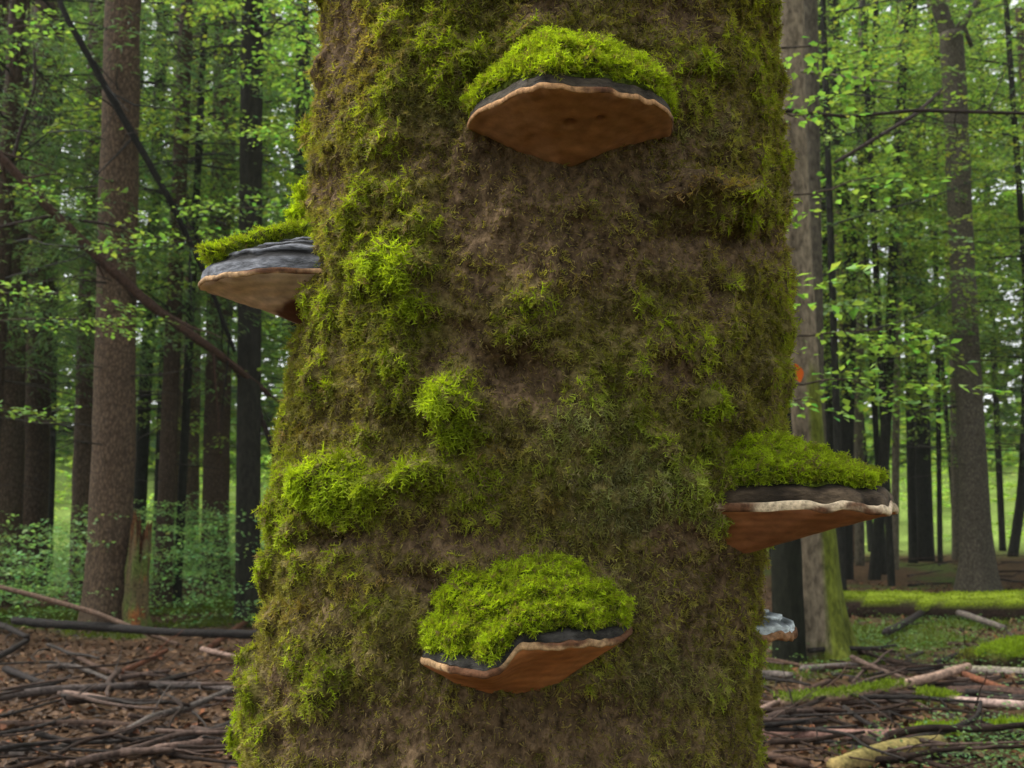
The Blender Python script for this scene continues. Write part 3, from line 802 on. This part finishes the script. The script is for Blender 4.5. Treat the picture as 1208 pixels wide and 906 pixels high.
rand_sticks(24, (1000, 1230), (655, 700), 'brushwood on the bank', ['dark brown brushwood stick lying on the bank by the clearing', 'grey brushwood stick lying on the bank by the clearing', 'pale brushwood stick lying on the bank by the clearing'], 0.4, 300)

# leaf litter and short ground moss
def scatter_litter():
    rng = np.random.default_rng(88)
    n = 46000
    y = 3.4 + 12 * rng.random(n) ** 1.5
    x = rng.uniform(-0.62, 0.62, n) * (y + 0.6)
    keep = ground_moss(x, y) < 0.5 + 0.5 * rng.random(n)
    x, y = x[keep], y[keep]
    n = len(x)
    z = ground_h(x, y) + 0.012 * rng.random(n) + 0.004
    az = rng.random(n) * 6.28
    d = norm(np.stack([np.cos(az), np.sin(az), rng.normal(0, 0.35, n)], 1))
    s = norm(np.cross(d, np.stack([rng.normal(0, .4, n), rng.normal(0, .4, n), np.ones(n)], 1)))
    u = np.cross(s, d)
    L = (0.03 + 0.035 * rng.random(n))[:, None]
    c = np.stack([x, y, z], 1)
    V = np.stack([c, c + d * L * .45 + s * L * .32 + u * L * .12, c + d * L, c + d * L * .45 - s * L * .32 + u * L * .12], 1).reshape(-1, 3)
    pal = np.stack([lin(120, 80, 50), lin(92, 62, 40), lin(140, 98, 66), lin(150, 84, 46), lin(66, 46, 34)])
    C = 0.52 * np.array([0.84, 0.98, 0.95]) * pal[rng.choice(5, n, p=(.3, .3, .17, .08, .15))] * (0.6 + 0.7 * rng.random((n, 1)))
    q = np.arange(4 * n).reshape(-1, 4)
    o = part('leaf_litter', None, V, np.concatenate([q[:, [0, 1, 2]], q[:, [0, 2, 3]]]), M_LITTER, np.repeat(C, 4, 0))
    tag(o, 'scattered dry brown beech leaves covering the forest floor', 'leaves', kind='stuff')
    n = 90000
    y = 3.6 + 9 * rng.random(n) ** 1.3
    x = rng.uniform(-0.62, 0.62, n) * (y + 0.6)
    keep = ground_moss(x, y) > 0.35 + 0.4 * rng.random(n)
    x, y = x[keep], y[keep]
    n = len(x)
    c = np.stack([x, y, ground_h(x, y) - 0.004], 1)
    d = norm(rng.normal(0, 0.55, (n, 3)) + np.array([0, 0, 1]))
    s = norm(np.cross(d, rng.normal(0, 1, (n, 3))))
    L = (0.03 + 0.04 * rng.random(n))[:, None]
    V = np.stack([c - s * L * .2, c + s * L * .2, c + d * L], 1).reshape(-1, 3)
    C = np.array([0.075, 0.10, 0.014]) * (0.5 + 1.0 * fbm(c * 2.0, 2, 4)[:, None]) * (0.7 + 0.6 * rng.random((n, 1)))
    o = part('ground_moss', None, V, np.arange(3 * n).reshape(-1, 3), M_MOSS, np.repeat(C, 3, 0))
    tag(o, 'short bright green moss growing in patches on the forest floor', 'moss', kind='stuff')
scatter_litter()
print('background', time.time() - T0)

# ================================================================== the big mossy trunk
OUT = np.array([(0, 378, 918), (60, 373, 919), (120, 367, 921), (200, 361, 926), (300, 353, 930), (380, 345, 931), (460, 332, 927), (540, 325, 918), (620, 316, 909),
                (700, 305, 898), (780, 290, 890), (850, 284, 888), (906, 283, 891)], float)
AXD = 1.5
prof = []
for py, xl, xr in OUT:
    dl, dr = ray(xl, py), ray(xr, py)
    al, ar = math.atan2(dl[0], dl[1]), math.atan2(dr[0], dr[1])
    hf, mid = (ar - al) / 2, (ar + al) / 2
    d = ray((xl + xr) / 2, py)
    z = CAM_Z + d[2] / math.hypot(d[0], d[1]) * AXD * math.cos(hf)
    prof.append((z, AXD * math.sin(mid), AXD * math.cos(mid), AXD * math.sin(hf) - 0.019))
prof = np.array(prof)[::-1]
zlo, zhi = prof[0], prof[-1]
prof = np.concatenate([[(-0.3, zlo[1] - 0.01, zlo[2], zlo[3] + 0.30), (0.0, zlo[1] - 0.01, zlo[2], zlo[3] + 0.20), (0.3, zlo[1] - 0.01, zlo[2], zlo[3] + 0.08), (0.55, zlo[1] - 0.005, zlo[2], zlo[3] + 0.03)], prof,
                       [(2.3, zhi[1] + 0.01, zhi[2], zhi[3] - 0.008), (4.0, zhi[1] + 0.03, zhi[2], zhi[3] - 0.05), (7.0, zhi[1] + 0.05, zhi[2], zhi[3] - 0.10)]])
def axis(z):
    return [np.interp(z, prof[:, 0], prof[:, k]) for k in (1, 2, 3)]
def base_pos(phi, z):
    cx, cyy, r = axis(z)
    return np.stack([cx + r * np.sin(phi), cyy - r * np.cos(phi), z], -1)
GREEN = np.array([(600, 15, 130, 28, .5), (500, 60, 70, 55, .55), (480, 110, 50, 40, .45), (565, 85, 45, 35, .75), (825, 85, 36, 28, .85), (870, 60, 40, 60, .3),
    (460, 180, 45, 30, .7), (480, 230, 50, 40, .8), (430, 265, 45, 35, .7), (490, 280, 50, 30, .8), (490, 320, 50, 35, .95), (450, 350, 40, 30, .7), (505, 365, 38, 25, .9), (530, 395, 30, 18, .75),
    (480, 425, 45, 25, .75), (540, 465, 52, 34, 1.1), (400, 460, 42, 25, .8), (480, 480, 60, 30, .75), (550, 500, 42, 25, 1.0), (430, 570, 72, 38, 1.05), (500, 560, 60, 30, .85), (420, 595, 36, 20, .95),
    (450, 520, 50, 25, .65), (360, 500, 40, 80, .42), (350, 420, 40, 60, .45), (410, 660, 42, 32, .6), (440, 730, 50, 42, .58), (400, 790, 28, 28, .75), (345, 730, 40, 60, .45),
    (315, 830, 22, 75, .8), (322, 890, 24, 30, .6), (305, 770, 20, 30, .65), (845, 228, 22, 14, .85), (872, 258, 36, 16, .7), (850, 150, 30, 30, .35), (760, 365, 50, 36, .6), (790, 330, 30, 20, .4),
    (815, 415, 32, 28, .65), (825, 475, 22, 32, .85), (820, 530, 40, 46, .6), (860, 560, 40, 25, .6), (838, 312, 10, 20, .65), (858, 345, 12, 25, .65), (880, 420, 36, 100, .42), (885, 500, 30, 50, .5),
    (895, 150, 30, 150, .33), (700, 520, 60, 40, .45), (660, 490, 40, 40, .4), (640, 560, 40, 40, .4), (760, 600, 50, 40, .4), (620, 620, 60, 25, .45), (690, 640, 40, 25, .45), (750, 650, 30, 30, .4),
    (880, 850, 25, 60, .35), (560, 800, 30, 12, .3), (480, 870, 40, 15, .35), (620, 370, 35, 30, .42), (600, 520, 40, 30, .5)])
BARE = np.array([(650, 190, 150, 50, 1), (560, 230, 45, 55, .9), (600, 285, 70, 45, .85), (690, 290, 90, 45, .55), (560, 335, 40, 35, .8), (548, 392, 30, 26, .8), (600, 440, 48, 22, 1.1), (560, 420, 40, 14, .9),
    (800, 290, 80, 22, .85), (860, 290, 55, 22, .9), (790, 440, 36, 22, .75), (835, 350, 9, 30, .8), (410, 635, 34, 16, .8), (540, 640, 70, 26, .75), (500, 690, 34, 18, .85), (340, 840, 16, 75, .75),
    (450, 870, 110, 45, .85), (620, 885, 170, 40, .7), (640, 845, 130, 30, .9), (830, 690, 60, 60, .6), (800, 640, 36, 30, .8), (400, 40, 34, 60, .85), (390, 110, 25, 50, .6), (400, 210, 30, 40, .6), (800, 170, 40, 30, .6), (770, 130, 20, 30, .7),
    (640, 10, 30, 14, .6), (800, 20, 40, 25, .45), (840, 900, 60, 40, .35)])
GREYM = np.array([(680, 490, 50, 30, .8), (730, 560, 60, 30, .9), (740, 600, 60, 25, .8), (650, 520, 40, 30, .5), (820, 155, 26, 12, .9), (720, 200, 50, 30, .5), (520, 130, 30, 20, .6), (780, 790, 60, 30, .5), (700, 690, 60, 40, .35)])
RUST = np.array([(800, 218, 45, 10, 1), (380, 510, 30, 14, .8), (300, 500, 12, 20, .6), (360, 715, 26, 14, .7), (590, 530, 30, 12, .8), (700, 330, 60, 14, .5), (450, 690, 40, 10, .7), (430, 45, 30, 60, .6), (420, 20, 20, 20, .6), (860, 20, 60, 30, .3), (640, 590, 30, 10, .7)])
BUMP = np.array([(600, 440, 45, 20, -.028), (330, 575, 12, 16, -.012), (815, 222, 50, 12, .030), (855, 240, 30, 14, .022), (840, 275, 60, 14, -.012), (540, 468, 48, 26, .012), (430, 575, 60, 26, .010), (480, 300, 45, 60, .010),
    (650, 190, 120, 40, -.008), (545, 395, 26, 22, -.010), (790, 445, 30, 16, -.010), (500, 690, 30, 16, -.012), (400, 640, 26, 12, -.010), (340, 840, 14, 60, -.008), (845, 350, 8, 26, -.010)])
def blobs(B, px, py):
    f = np.zeros(len(px))
    for x, y, rx, ry, a in B:
        f = np.maximum(f, a * np.exp(-(((px - x) / rx) ** 2 + ((py - y) / ry) ** 2) * 0.9))
    return f
def fields(phi, z):
    b = base_pos(phi, z)
    wob = 26 * (np.stack([fbm(b * 22, 3, 70), fbm(b * 22, 3, 71)], 1) - 0.5) * 2
    px, py = project(b)
    px, py = px + wob[:, 0], py + wob[:, 1]
    front = sstep(1.75, 1.35, np.abs(phi))
    inz = sstep(0.66, 0.78, z) * sstep(1.86, 1.74, z)
    w = front * inz
    n1 = fbm(b * 9, 4, 72)
    gr = np.maximum(blobs(GREEN, px, py), 0.41 + 0.10 * sstep(620, 540, px) * sstep(330, 400, px + 0.16 * py) * sstep(760, 620, py)) * w + (1 - w) * sstep(0.35, 0.8, n1)
    ba = blobs(BARE, px, py) * w
    gy_ = blobs(GREYM, px, py) * w
    ru = blobs(RUST, px, py) * w
    bu = np.zeros(len(px))
    for x, y, rx, ry, a in BUMP:
        bu += a * np.exp(-(((px - x) / rx) ** 2 + ((py - y) / ry) ** 2))
    gr = np.clip(gr + 0.55 * (n1 - 0.5) - 0.66 * ba, 0, 1.1)
    return b, gr, ba, gy_, ru, bu * w
def trunk_full(phi, z):
    b, gr, ba, gy_, ru, bu = fields(phi, z)
    wp = b + 0.010 * (np.stack([fbm(b * 40, 2, 81), fbm(b * 40, 2, 82), fbm(b * 40, 2, 83)], 1) - 0.5)
    f1, idc = worley(wp * np.array([24, 24, 19]), 5)
    f2, id2 = worley(wp * np.array([62, 62, 50]), 9)
    clump = np.clip(1 - f1, 0, 1) * (0.5 + idc)
    clump2 = np.clip(1 - f2, 0, 1)
    low = (fbm(b * np.array([5, 5, 2.2]), 3, 73) - 0.5) * 0.030
    rough = (fbm(b * np.array([38, 38, 26]), 4, 74) - 0.5) * 0.026
    disp = low + rough + bu + 0.016 * sstep(0.42, 0.85, gr) - 0.006 * ba + gr * (0.034 * clump + 0.012 * clump2) + (1 - gr) * (0.008 * clump2 + 0.008 * clump)
    cx, cyy, r = axis(z)
    n = np.stack([np.sin(phi), -np.cos(phi), 0 * phi], -1)
    return b + n * disp[:, None], (gr, ba, gy_, ru, idc, id2, clump)
pf = np.concatenate([np.linspace(-118, 118, 480), np.linspace(121, 239, 40)]) * math.pi / 180
zf = np.concatenate([np.linspace(-0.3, 0.62, 24), np.linspace(0.64, 1.88, 335), np.linspace(1.92, 7.0, 50)])
PH, ZZ = np.meshgrid(pf, zf)
ph1 = np.where(PH > math.pi, PH - 2 * math.pi, PH).ravel()
TV, (gr, ba, gy_, ru, idc, id2, clump) = trunk_full(ph1, ZZ.ravel())
BARKC = lin(90, 74, 55)
n2 = fbm(TV * 40, 3, 75)[:, None]
TC = BARKC * (0.45 + 1.0 * n2)
mossbase = np.array([0.125, 0.115, 0.028])
mm = sstep(0.15, 0.7, gr)[:, None]
TC = TC * (1 - mm) + mossbase * (0.5 + 0.9 * n2) * mm
big = thing('mossy_tree', (float(axis(0.0)[0]), float(axis(0.0)[1]), 0), 'huge old trunk overgrown with olive and green moss, bearing bracket fungi', 'tree')
part('trunk', big, TV, gridfaces(len(zf), len(pf), True), M_BARK, TC, True)
print('trunk', time.time() - T0)

def sprigs(Pn, Nn, Dn, L, C, rng, pairs=6, curl=0.35, wide=0.42):
    """feathery moss shoots: a lance-shaped stem with pairs of leaflets"""
    K = len(Pn)
    d = norm(Dn)
    s = norm(np.cross(d, Nn + rng.normal(0, 0.25, (K, 3))))
    f = np.cross(s, d)
    L = L[:, None]
    def at(y):
        return Pn + d * L * y - f * L * curl * y ** 2
    w = 0.085 * L
    vs = [np.stack([at(0), at(.5) + s * w, at(1.0), at(.5) - s * w], 1)]
    for k in range(pairs):
        y = 0.10 + 0.78 * k / (pairs - 1)
        ln = L * wide * (1 - 0.55 * y) * (0.7 + 0.6 * rng.random((K, 1)))
        for sd in (-1, 1):
            b = at(y)
            dd = norm(s * sd * 0.85 + d * (0.55 + 0.3 * rng.random((K, 1))) + f * rng.normal(0.1, 0.35, (K, 1)))
            vs.append(np.stack([b - d * w * 0.9, b + d * w * 0.9, b + dd * ln], 1))
    V = np.concatenate(vs, 1)
    m = V.shape[1]
    o = (np.arange(K) * m)[:, None]
    fa = [o + np.array([[0, 1, 2]]), o + np.array([[0, 2, 3]])] + [o + 4 + 3 * k + np.array([[0, 1, 2]]) for k in range(2 * pairs)]
    F = np.concatenate(fa)
    tipm = np.ones(m)
    tipm[[0, 1, 3]] = 0.95
    tipm[2] = 1.25
    tipm[4::3] = 0.92; tipm[5::3] = 0.92; tipm[6::3] = 1.2
    CC = C[:, None, :] * tipm[None, :, None]
    return V.reshape(-1, 3), F, CC.reshape(-1, 3)
C_BRIGHT = np.array([0.23, 0.30, 0.014])
C_GREEN = np.array([0.185, 0.205, 0.022])
C_OLIVE = np.array([0.225, 0.205, 0.046])
C_TAN = np.array([0.21, 0.165, 0.075])
C_GREYG = np.array([0.22, 0.225, 0.115])
C_RUST = np.array([0.23, 0.13, 0.05])
def trunk_moss():
    rng = np.random.default_rng(5)
    K = 146000
    phi = rng.uniform(-1.85, 1.85, K)
    z = rng.uniform(0.64, 1.88, K)
    p, (gr, ba, gy_, ru, idc, id2, clump) = trunk_full(phi, z)
    e = 0.006
    p1, _ = trunk_full(phi + e / 0.36, z)
    p2, _ = trunk_full(phi, z + e)
    nrm = norm(np.cross(p1 - p, p2 - p))
    dens = np.clip(0.20 + 0.9 * gr - 0.25 * ba, 0.08, 1) * np.where(gr > 0.3, np.clip(0.30 + clump * 1.3, 0, 1), 1)
    keep = rng.random(K) < dens
    p, nrm, gr, ba, gy_, ru, idc, clump, phi = [a[keep] for a in (p, nrm, gr, ba, gy_, ru, idc, clump, phi)]
    K = len(p)
    a = sstep(0.32, 0.56, gr + 0.25 * (idc - 0.5))[:, None]
    b = sstep(0.50, 0.95, gr + 0.2 * (idc - 0.5) + 0.3 * (clump - 0.4) + 0.16 * rng.normal(0, 1, K))[:, None]
    C = C_OLIVE * (1 - a) + C_GREEN * a
    C = C * (1 - b) + C_BRIGHT * b
    tan = (rng.random(K) < 0.16 + 0.35 * ba)[:, None]
    C = np.where(tan & (gr[:, None] < 0.75), C_TAN * 0.8, C)
    gk = np.clip(gy_, 0, 1)[:, None] * 0.8
    C = C * (1 - gk) + C_GREYG * gk
    rk = np.clip(ru, 0, 1)[:, None] * 0.75
    C = C * (1 - rk) + C_RUST * rk
    C = C * (0.62 + 0.75 * rng.random((K, 1))) * (0.6 + 0.8 * idc[:, None])
    L = (0.008 + 0.0075 * np.clip(gr, 0, 1)) * (0.65 + 0.7 * rng.random(K))
    tang = np.stack([np.cos(phi), np.sin(phi), 0 * phi], 1)
    D = nrm * (0.45 + 0.35 * rng.random((K, 1))) + np.array([0, 0, -1]) * rng.normal(0.40, 0.45, (K, 1)) + tang * rng.normal(0, 0.5, (K, 1))
    V, F, CC = sprigs(p - nrm * 0.0015, nrm, D, L, C, rng, 4, 0.6, 0.6)
    part('moss', big, V, F, M_MOSS, CC, False, 'stuff')
    # fine fuzz everywhere
    K = 110000
    phi = rng.uniform(-1.85, 1.85, K)
    z = rng.uniform(0.64, 1.88, K)
    p, (gr, ba, gy_, ru, idc, id2, clump) = trunk_full(phi, z)
    nrm = np.stack([np.sin(phi), -np.cos(phi), 0 * phi], 1)
    keep = rng.random(K) < np.clip(1.0 - 0.62 * ba, 0.25, 1)
    p, nrm, gr, ba, gy_, ru, idc = [q[keep] for q in (p, nrm, gr, ba, gy_, ru, idc)]
    K = len(p)
    d = norm(nrm * 0.5 + rng.normal(0, 0.5, (K, 3)) + np.array([0, 0, -0.25]))
    s = norm(np.cross(d, nrm + rng.normal(0, 0.3, (K, 3))))
    L = 0.0075 * (0.4 + 0.8 * rng.random((K, 1)))
    C = np.where(rng.random((K, 1)) < 0.45, C_TAN, C_OLIVE * 1.1)
    gk = np.clip(gy_, 0, 1)[:, None] * 0.8
    C = C * (1 - gk) + C_GREYG * gk
    bk = np.clip(ba, 0, 1)[:, None] * 0.75
    C = C * (1 - bk) + lin(118, 96, 70) * bk
    a = sstep(0.45, 0.8, gr)[:, None]
    C = C * (1 - a) + C_GREEN * a
    C = C * (0.5 + 0.9 * rng.random((K, 1)))
    V = np.stack([p - s * 0.0011 - d * .001, p + s * 0.0011 - d * .001, p + d * L], 1).reshape(-1, 3)
    part('moss_fuzz', big, V, np.arange(3 * K).reshape(-1, 3), M_MOSS, np.repeat(C, 3, 0), False, 'stuff')
trunk_moss()
print('moss', time.time() - T0)

# ================================================================== bracket fungi
def fungus(label, phi_deg, z0, W, depth, H, drop, back=0.05, yaw=0.0, tilt=0.0, apex_t=0.0, rim_t=0.007, seed=0, step=None, moss=None, pore=lin(150, 84, 46), holes=(), pore_mix=None,
           crust=(lin(9, 8, 7), lin(54, 48, 40)), front_tilt=0.0, sharp=0.6, nmoss=3200, mossC=C_BRIGHT, rimcol=lin(168, 136, 100), apex_n=0.0, lobes=0.006, edge=0.42, spread=0.12):
    rng = np.random.default_rng(seed)
    phi = R(phi_deg)
    cx, cyy, r = axis(z0)
    n = np.array([math.sin(phi + yaw), -math.cos(phi + yaw), 0])
    t = np.array([math.cos(phi + yaw), math.sin(phi + yaw), 0])
    up = np.array([0, 0, 1.0])
    O = np.array([cx + r * math.sin(phi), cyy - r * math.cos(phi), z0]) - n * back
    Dp = depth + back
    nt, nv = 150, 44
    th = np.linspace(-92, 92, nt) * math.pi / 180
    st, ct = np.sin(th), np.cos(th)
    wob = 1 + 0.022 * (vnoise(np.stack([st * 3.1 + seed, ct * 3, st * 0], 1), seed) - 0.5) * 2
    X = W * np.sign(st) * np.abs(st) ** 0.92 * wob
    Yr = Dp * np.sign(ct) * np.abs(ct) ** 0.85 * wob
    wob = wob + 0.018 * (fbm(np.stack([st * 9, ct * 9, st * 0 + seed], 1), 2, seed + 31) - 0.5)
    X, Yr = X * (wob / wob.mean()), Yr * (wob / wob.mean())
    hr = 0.003 * (fbm(np.stack([st * 11 + seed, ct * 0, st * 0], 1), 2, seed + 33) - 0.5) * 2 + tilt * st + front_tilt * ct + lobes * (fbm(np.stack([st * 5 + 3 * seed, st * 0, st * 0], 1), 3, seed + 3) - 0.5) * 2
    if step is not None:
        hr = hr + step(st)
    def world(x, y, h):
        return O + x[..., None] * t + y[..., None] * n + h[..., None] * up
    # upper crust
    v = np.linspace(0, 1, nv)[:, None]
    rho = 1 - v
    nzc = fbm(np.stack([np.broadcast_to(st[None] * 9, (nv, nt)).ravel(), np.broadcast_to(v * 14, (nv, nt)).ravel(), np.zeros(nv * nt) + seed], 1), 3, seed + 5).reshape(nv, nt)
    zone = np.sin(v * 2 * math.pi * 6 + 2.5 * nzc)
    prof_h = H * (edge * (1 - rho ** 2.0) ** 0.33 + (1 - edge) * (1 - rho ** 2.0) ** (sharp + 0.3))
    grow = 1 + 0.034 * zone * (rho > 0.1) * sstep(0.0, 0.06, v)
    # the rim's steps fade out towards the trunk
    hrim = hr[None] * (rho ** 1.5)
    cap_h = rim_t + prof_h * (0.93 + 0.14 * nzc) + hrim + 0.0025 * (nzc - 0.5)
    cap = world(X[None] * rho * grow, Yr[None] * rho * grow, cap_h)
    root = thing('bracket_fungus', O + n * (back * 0.5), label, 'fungus', 'bracket fungi on the mossy trunk')
    k = sstep(0.35, 1.0, 0.5 + 0.4 * zone + 1.1 * (nzc - 0.5))[..., None]
    CC = crust[0] * (1 - k) + crust[1] * k
    part('cap', root, cap, gridfaces(nv, nt)[:, ::-1], M_CRUST, CC.reshape(-1, 3), True)
    # rim: rounded pale edge
    m = 9
    a = np.linspace(0, math.pi, m)[:, None]
    rwv = fbm(np.stack([st * 9, st * 0, st * 0 + seed], 1), 3, seed + 14)
    bul = 0.3 * rim_t * np.sin(a) * (0.2 + 1.4 * rwv[None])
    rimp = world(X[None] * (1 + bul / W), Yr[None] * (1 + bul / Dp), hr[None] + rim_t * 0.5 * (1 + np.cos(a)) - 0.4 * rim_t * (rwv - 0.5)[None] * np.sin(a))
    rn = fbm(rimp.reshape(-1, 3) * np.array([22, 22, 60]), 4, seed + 8)[:, None]
    rk = sstep(0.42, 0.60, rn)
    part('rim', root, rimp, gridfaces(m, nt), M_RIM, rimcol * (1 - 0.0 * rk) * (1 - rk) + lin(92, 62, 42) * rk, True)
    # underside, sloping down to a point at the trunk
    nu = 60
    u = np.linspace(0, 1, nu)[:, None]
    ax, ay = apex_t, apex_n
    def soft(q):
        for _ in range(60):
            q = np.concatenate([q[:1], 0.25 * q[:-2] + 0.5 * q[1:-1] + 0.25 * q[2:], q[-1:]])
        return q
    ke = np.exp(-u / 0.05)
    Xs, Ys, hs_ = [soft(q)[None] * (1 - ke) + q[None] * ke for q in (X, Yr, hr)]
    px_ = Xs * (1 - u) + (ax + spread * Xs) * u
    py_ = Ys * (1 - u) + ay * u
    ph = hs_ * (1 - u) - drop * u ** 0.9 + 0.012 * np.sin(u * math.pi) * 0.4
    und = world(px_, py_, ph)
    q = und.reshape(-1, 3)
    q = q + up * ((fbm(q * 28, 3, seed + 9) - 0.5) * 0.005 * np.repeat(np.sin(np.clip(u * 6, 0, 1) * math.pi / 2), nt))[:, None]
    pc = np.broadcast_to(pore, q.shape) * (0.8 + 0.4 * fbm(q * 12, 3, seed + 10)[:, None])
    # faint concentric growth lines
    pc = pc * (1 + 0.10 * np.sin(np.repeat(u[:, 0], nt) * 46 + 4 * fbm(q * 9, 2, seed + 12)))[:, None]
    if pore_mix is not None:
        pm = pore_mix(np.repeat(u, nt, 1).ravel(), np.repeat(st[None], nu, 0).ravel(), fbm(q * 30, 3, seed + 11))[:, None]
        pc = pc * (1 - pm) + lin(88, 52, 36) * pm
    for hx, hy, hrad in holes:
        c = O + t * hx + n * hy
        dd = np.hypot((q - c) @ t, (q - c) @ n)
        q = q + up * (0.010 * np.exp(-(dd / hrad) ** 2))[:, None]
        kk = np.exp(-(dd / (hrad * 1.2)) ** 2)[:, None] * 0.75
        pc = pc * (1 - kk) + lin(60, 34, 22) * kk
    part('pore_surface', root, q, gridfaces(nu, nt), M_PORE, pc, True)
    # moss cushion
    if moss is not None:
        vv = np.linspace(0, 1, 40)[:, None]
        idx = np.clip(vv[:, 0] * (nv - 1), 0, nv - 1)
        i0 = np.floor(idx).astype(int)
        i1 = np.minimum(i0 + 1, nv - 1)
        fr_ = (idx - i0)[:, None, None]
        surf = cap[i0] * (1 - fr_) + cap[i1] * fr_
        th_ = moss(np.broadcast_to(vv, (40, nt)), np.broadcast_to(st[None], (40, nt)))
        bn = fbm(surf.reshape(-1, 3) * 45, 3, seed + 20).reshape(40, nt)
        th_ = th_ * (0.7 + 0.6 * bn) + 0.010 * (bn - 0.55) * (th_ > 0.002)
        cen = O + up * (-0.02)
        outd = norm(surf - cen)
        sh = surf + outd * np.where(th_ > 0.001, th_, -0.006)[..., None]
        part('moss_bed', root, sh, gridfaces(40, nt)[:, ::-1], M_BARK, np.array([0.05, 0.065, 0.008]), True)
        # shoots
        du = np.linalg.norm(np.gradient(sh, axis=0), axis=2) * np.linalg.norm(np.gradient(sh, axis=1), axis=2)
        w_ = (du * (th_ > 0.004)).ravel()
        pick = rng.choice(len(w_), nmoss, p=w_ / w_.sum())
        gu = np.gradient(sh, axis=0).reshape(-1, 3)
        gv = np.gradient(sh, axis=1).reshape(-1, 3)
        nn = norm(np.cross(gv, gu))
        nn = nn * np.sign(np.sum(nn * outd.reshape(-1, 3), 1, keepdims=True))
        pp = sh.reshape(-1, 3)[pick] + gu[pick] * rng.uniform(-.5, .5, (nmoss, 1)) + gv[pick] * rng.uniform(-.5, .5, (nmoss, 1))
        nn = nn[pick]
        bb = bn.ravel()[pick]
        Dd = nn * 0.75 + rng.normal(0, 0.38, (nmoss, 3)) + n * 0.25 + up * 0.1
        C = mossC * 1.34 * (0.55 + 0.8 * rng.random((nmoss, 1))) * (0.75 + 0.5 * bb[:, None])
        alt = rng.random((nmoss, 1))
        C = np.where(alt < 0.22, C_GREEN * 1.1, np.where(alt > 0.93, C_TAN, C))
        V, F, CC = sprigs(pp, nn, Dd, 0.0095 * (0.6 + 0.7 * rng.random(nmoss)), C, rng, 4, 0.6, 0.62)
        part('moss_cushion', root, V, F, M_MOSS, CC, False, 'stuff')
    return root
def mk(v0, th, s0=None, s1=None):
    """moss from v0 (0 = rim) up to the trunk, th metres thick"""
    def f(v, s):
        w = sstep(v0 - 0.03, v0 + 0.05, v) * th * (0.4 + 0.6 * sstep(v0, v0 + 0.55, v))
        if s0 is not None:
            w = w * sstep(s0[0], s0[1], s)
        if s1 is not None:
            w = w * (1 - sstep(s1[0], s1[1], s))
        return w
    return f
fungus('bracket fungus with bare brown underside pitted by two small holes', 4.2, 1.558, 0.125, 0.124, 0.062, 0.054, seed=1, front_tilt=-0.012, edge=0.3, back=0.065, lobes=0.002, spread=0.0, rimcol=lin(160, 122, 84), moss=mk(0.05, 0.038), apex_t=-0.008, apex_n=0.035, holes=((-0.012, 0.128, 0.0055), (0.022, 0.138, 0.0035)),
       pore=lin(160, 116, 82), tilt=-0.002, nmoss=7000)
def left_moss(v, s):
    return 0.022 * sstep(0.04, 0.16, v - 0.50 * sstep(0.10, 0.50, s))
fungus('bracket fungus with pinkish grey underside and silvery banded crust, part bare of moss', -74, 1.406, 0.105, 0.142, 0.070, 0.048, seed=2, moss=left_moss, apex_t=-0.02, apex_n=0.05,
       pore=lin(206, 180, 172), pore_mix=lambda u, s, nz: sstep(0.50, 0.66, s * 0.16 + u * 0.8 + (nz - 0.5) * 0.5), crust=(lin(10, 10, 10), lin(96, 98, 104)), rim_t=0.008, tilt=0.004, nmoss=2200)
fungus('bracket fungus with a dark layered crust and wavy cream rim, projecting past the trunk', 58.5, 1.094, 0.122, 0.188, 0.058, 0.062, seed=3, moss=mk(0.09, 0.034), apex_t=-0.03, apex_n=0.03, pore=lin(156, 104, 72), rimcol=lin(206, 186, 156), rim_t=0.011, nmoss=8000, sharp=0.42,
       crust=(lin(9, 8, 6), lin(80, 68, 54)), lobes=0.008)
def low_step(s):
    return -0.022 * (1 - sstep(-0.30, -0.08, s)) + 0.004 * s
fungus('bracket fungus with stepped double rim and thick bright moss, lowest facing bracket', 4.0, 0.954, 0.118, 0.112, 0.058, 0.064, seed=4, spread=0.38, sharp=0.7, edge=0.25, moss=mk(0.05, 0.034), step=low_step, apex_t=-0.02, apex_n=0.05, pore=lin(166, 108, 66), rim_t=0.008, nmoss=8000, crust=(lin(8, 8, 7), lin(50, 48, 45)))
fungus('small moss-free bracket fungus with a whitish grey crust', 80, 0.922, 0.055, 0.072, 0.036, 0.020, seed=5, moss=None, pore=lin(140, 92, 60), crust=(lin(90, 96, 98), lin(178, 186, 188)), rimcol=lin(150, 112, 80), rim_t=0.011)
print('done', time.time() - T0)

# ================================================================== haze between the trees
def haze():
    m = bpy.data.materials.new('haze_air')
    m.use_nodes = True
    n, l = m.node_tree.nodes, m.node_tree.links
    n.clear()
    out = n.new('ShaderNodeOutputMaterial')
    v = n.new('ShaderNodeVolumePrincipled')
    v.inputs['Color'].default_value = (0.93, 0.97, 0.90, 1)
    v.inputs['Density'].default_value = 0.0006
    v.inputs['Anisotropy'].default_value = 0.0
    l.new(v.outputs[0], out.inputs['Volume'])
    x, y0, y1, z0, z1 = 75, -12, 80, -4.0, 42.0
    V = np.array([(a, b, c) for c in (z0, z1) for b in (y0, y1) for a in (-x, x)], float)
    F = np.array([(0, 2, 3, 1), (4, 5, 7, 6), (0, 1, 5, 4), (2, 6, 7, 3), (0, 4, 6, 2), (1, 3, 7, 5)])
    o = part('haze', None, V, F, m)
    tag(o, 'thin pale forest haze between the trunks', 'haze', kind='stuff')
haze()
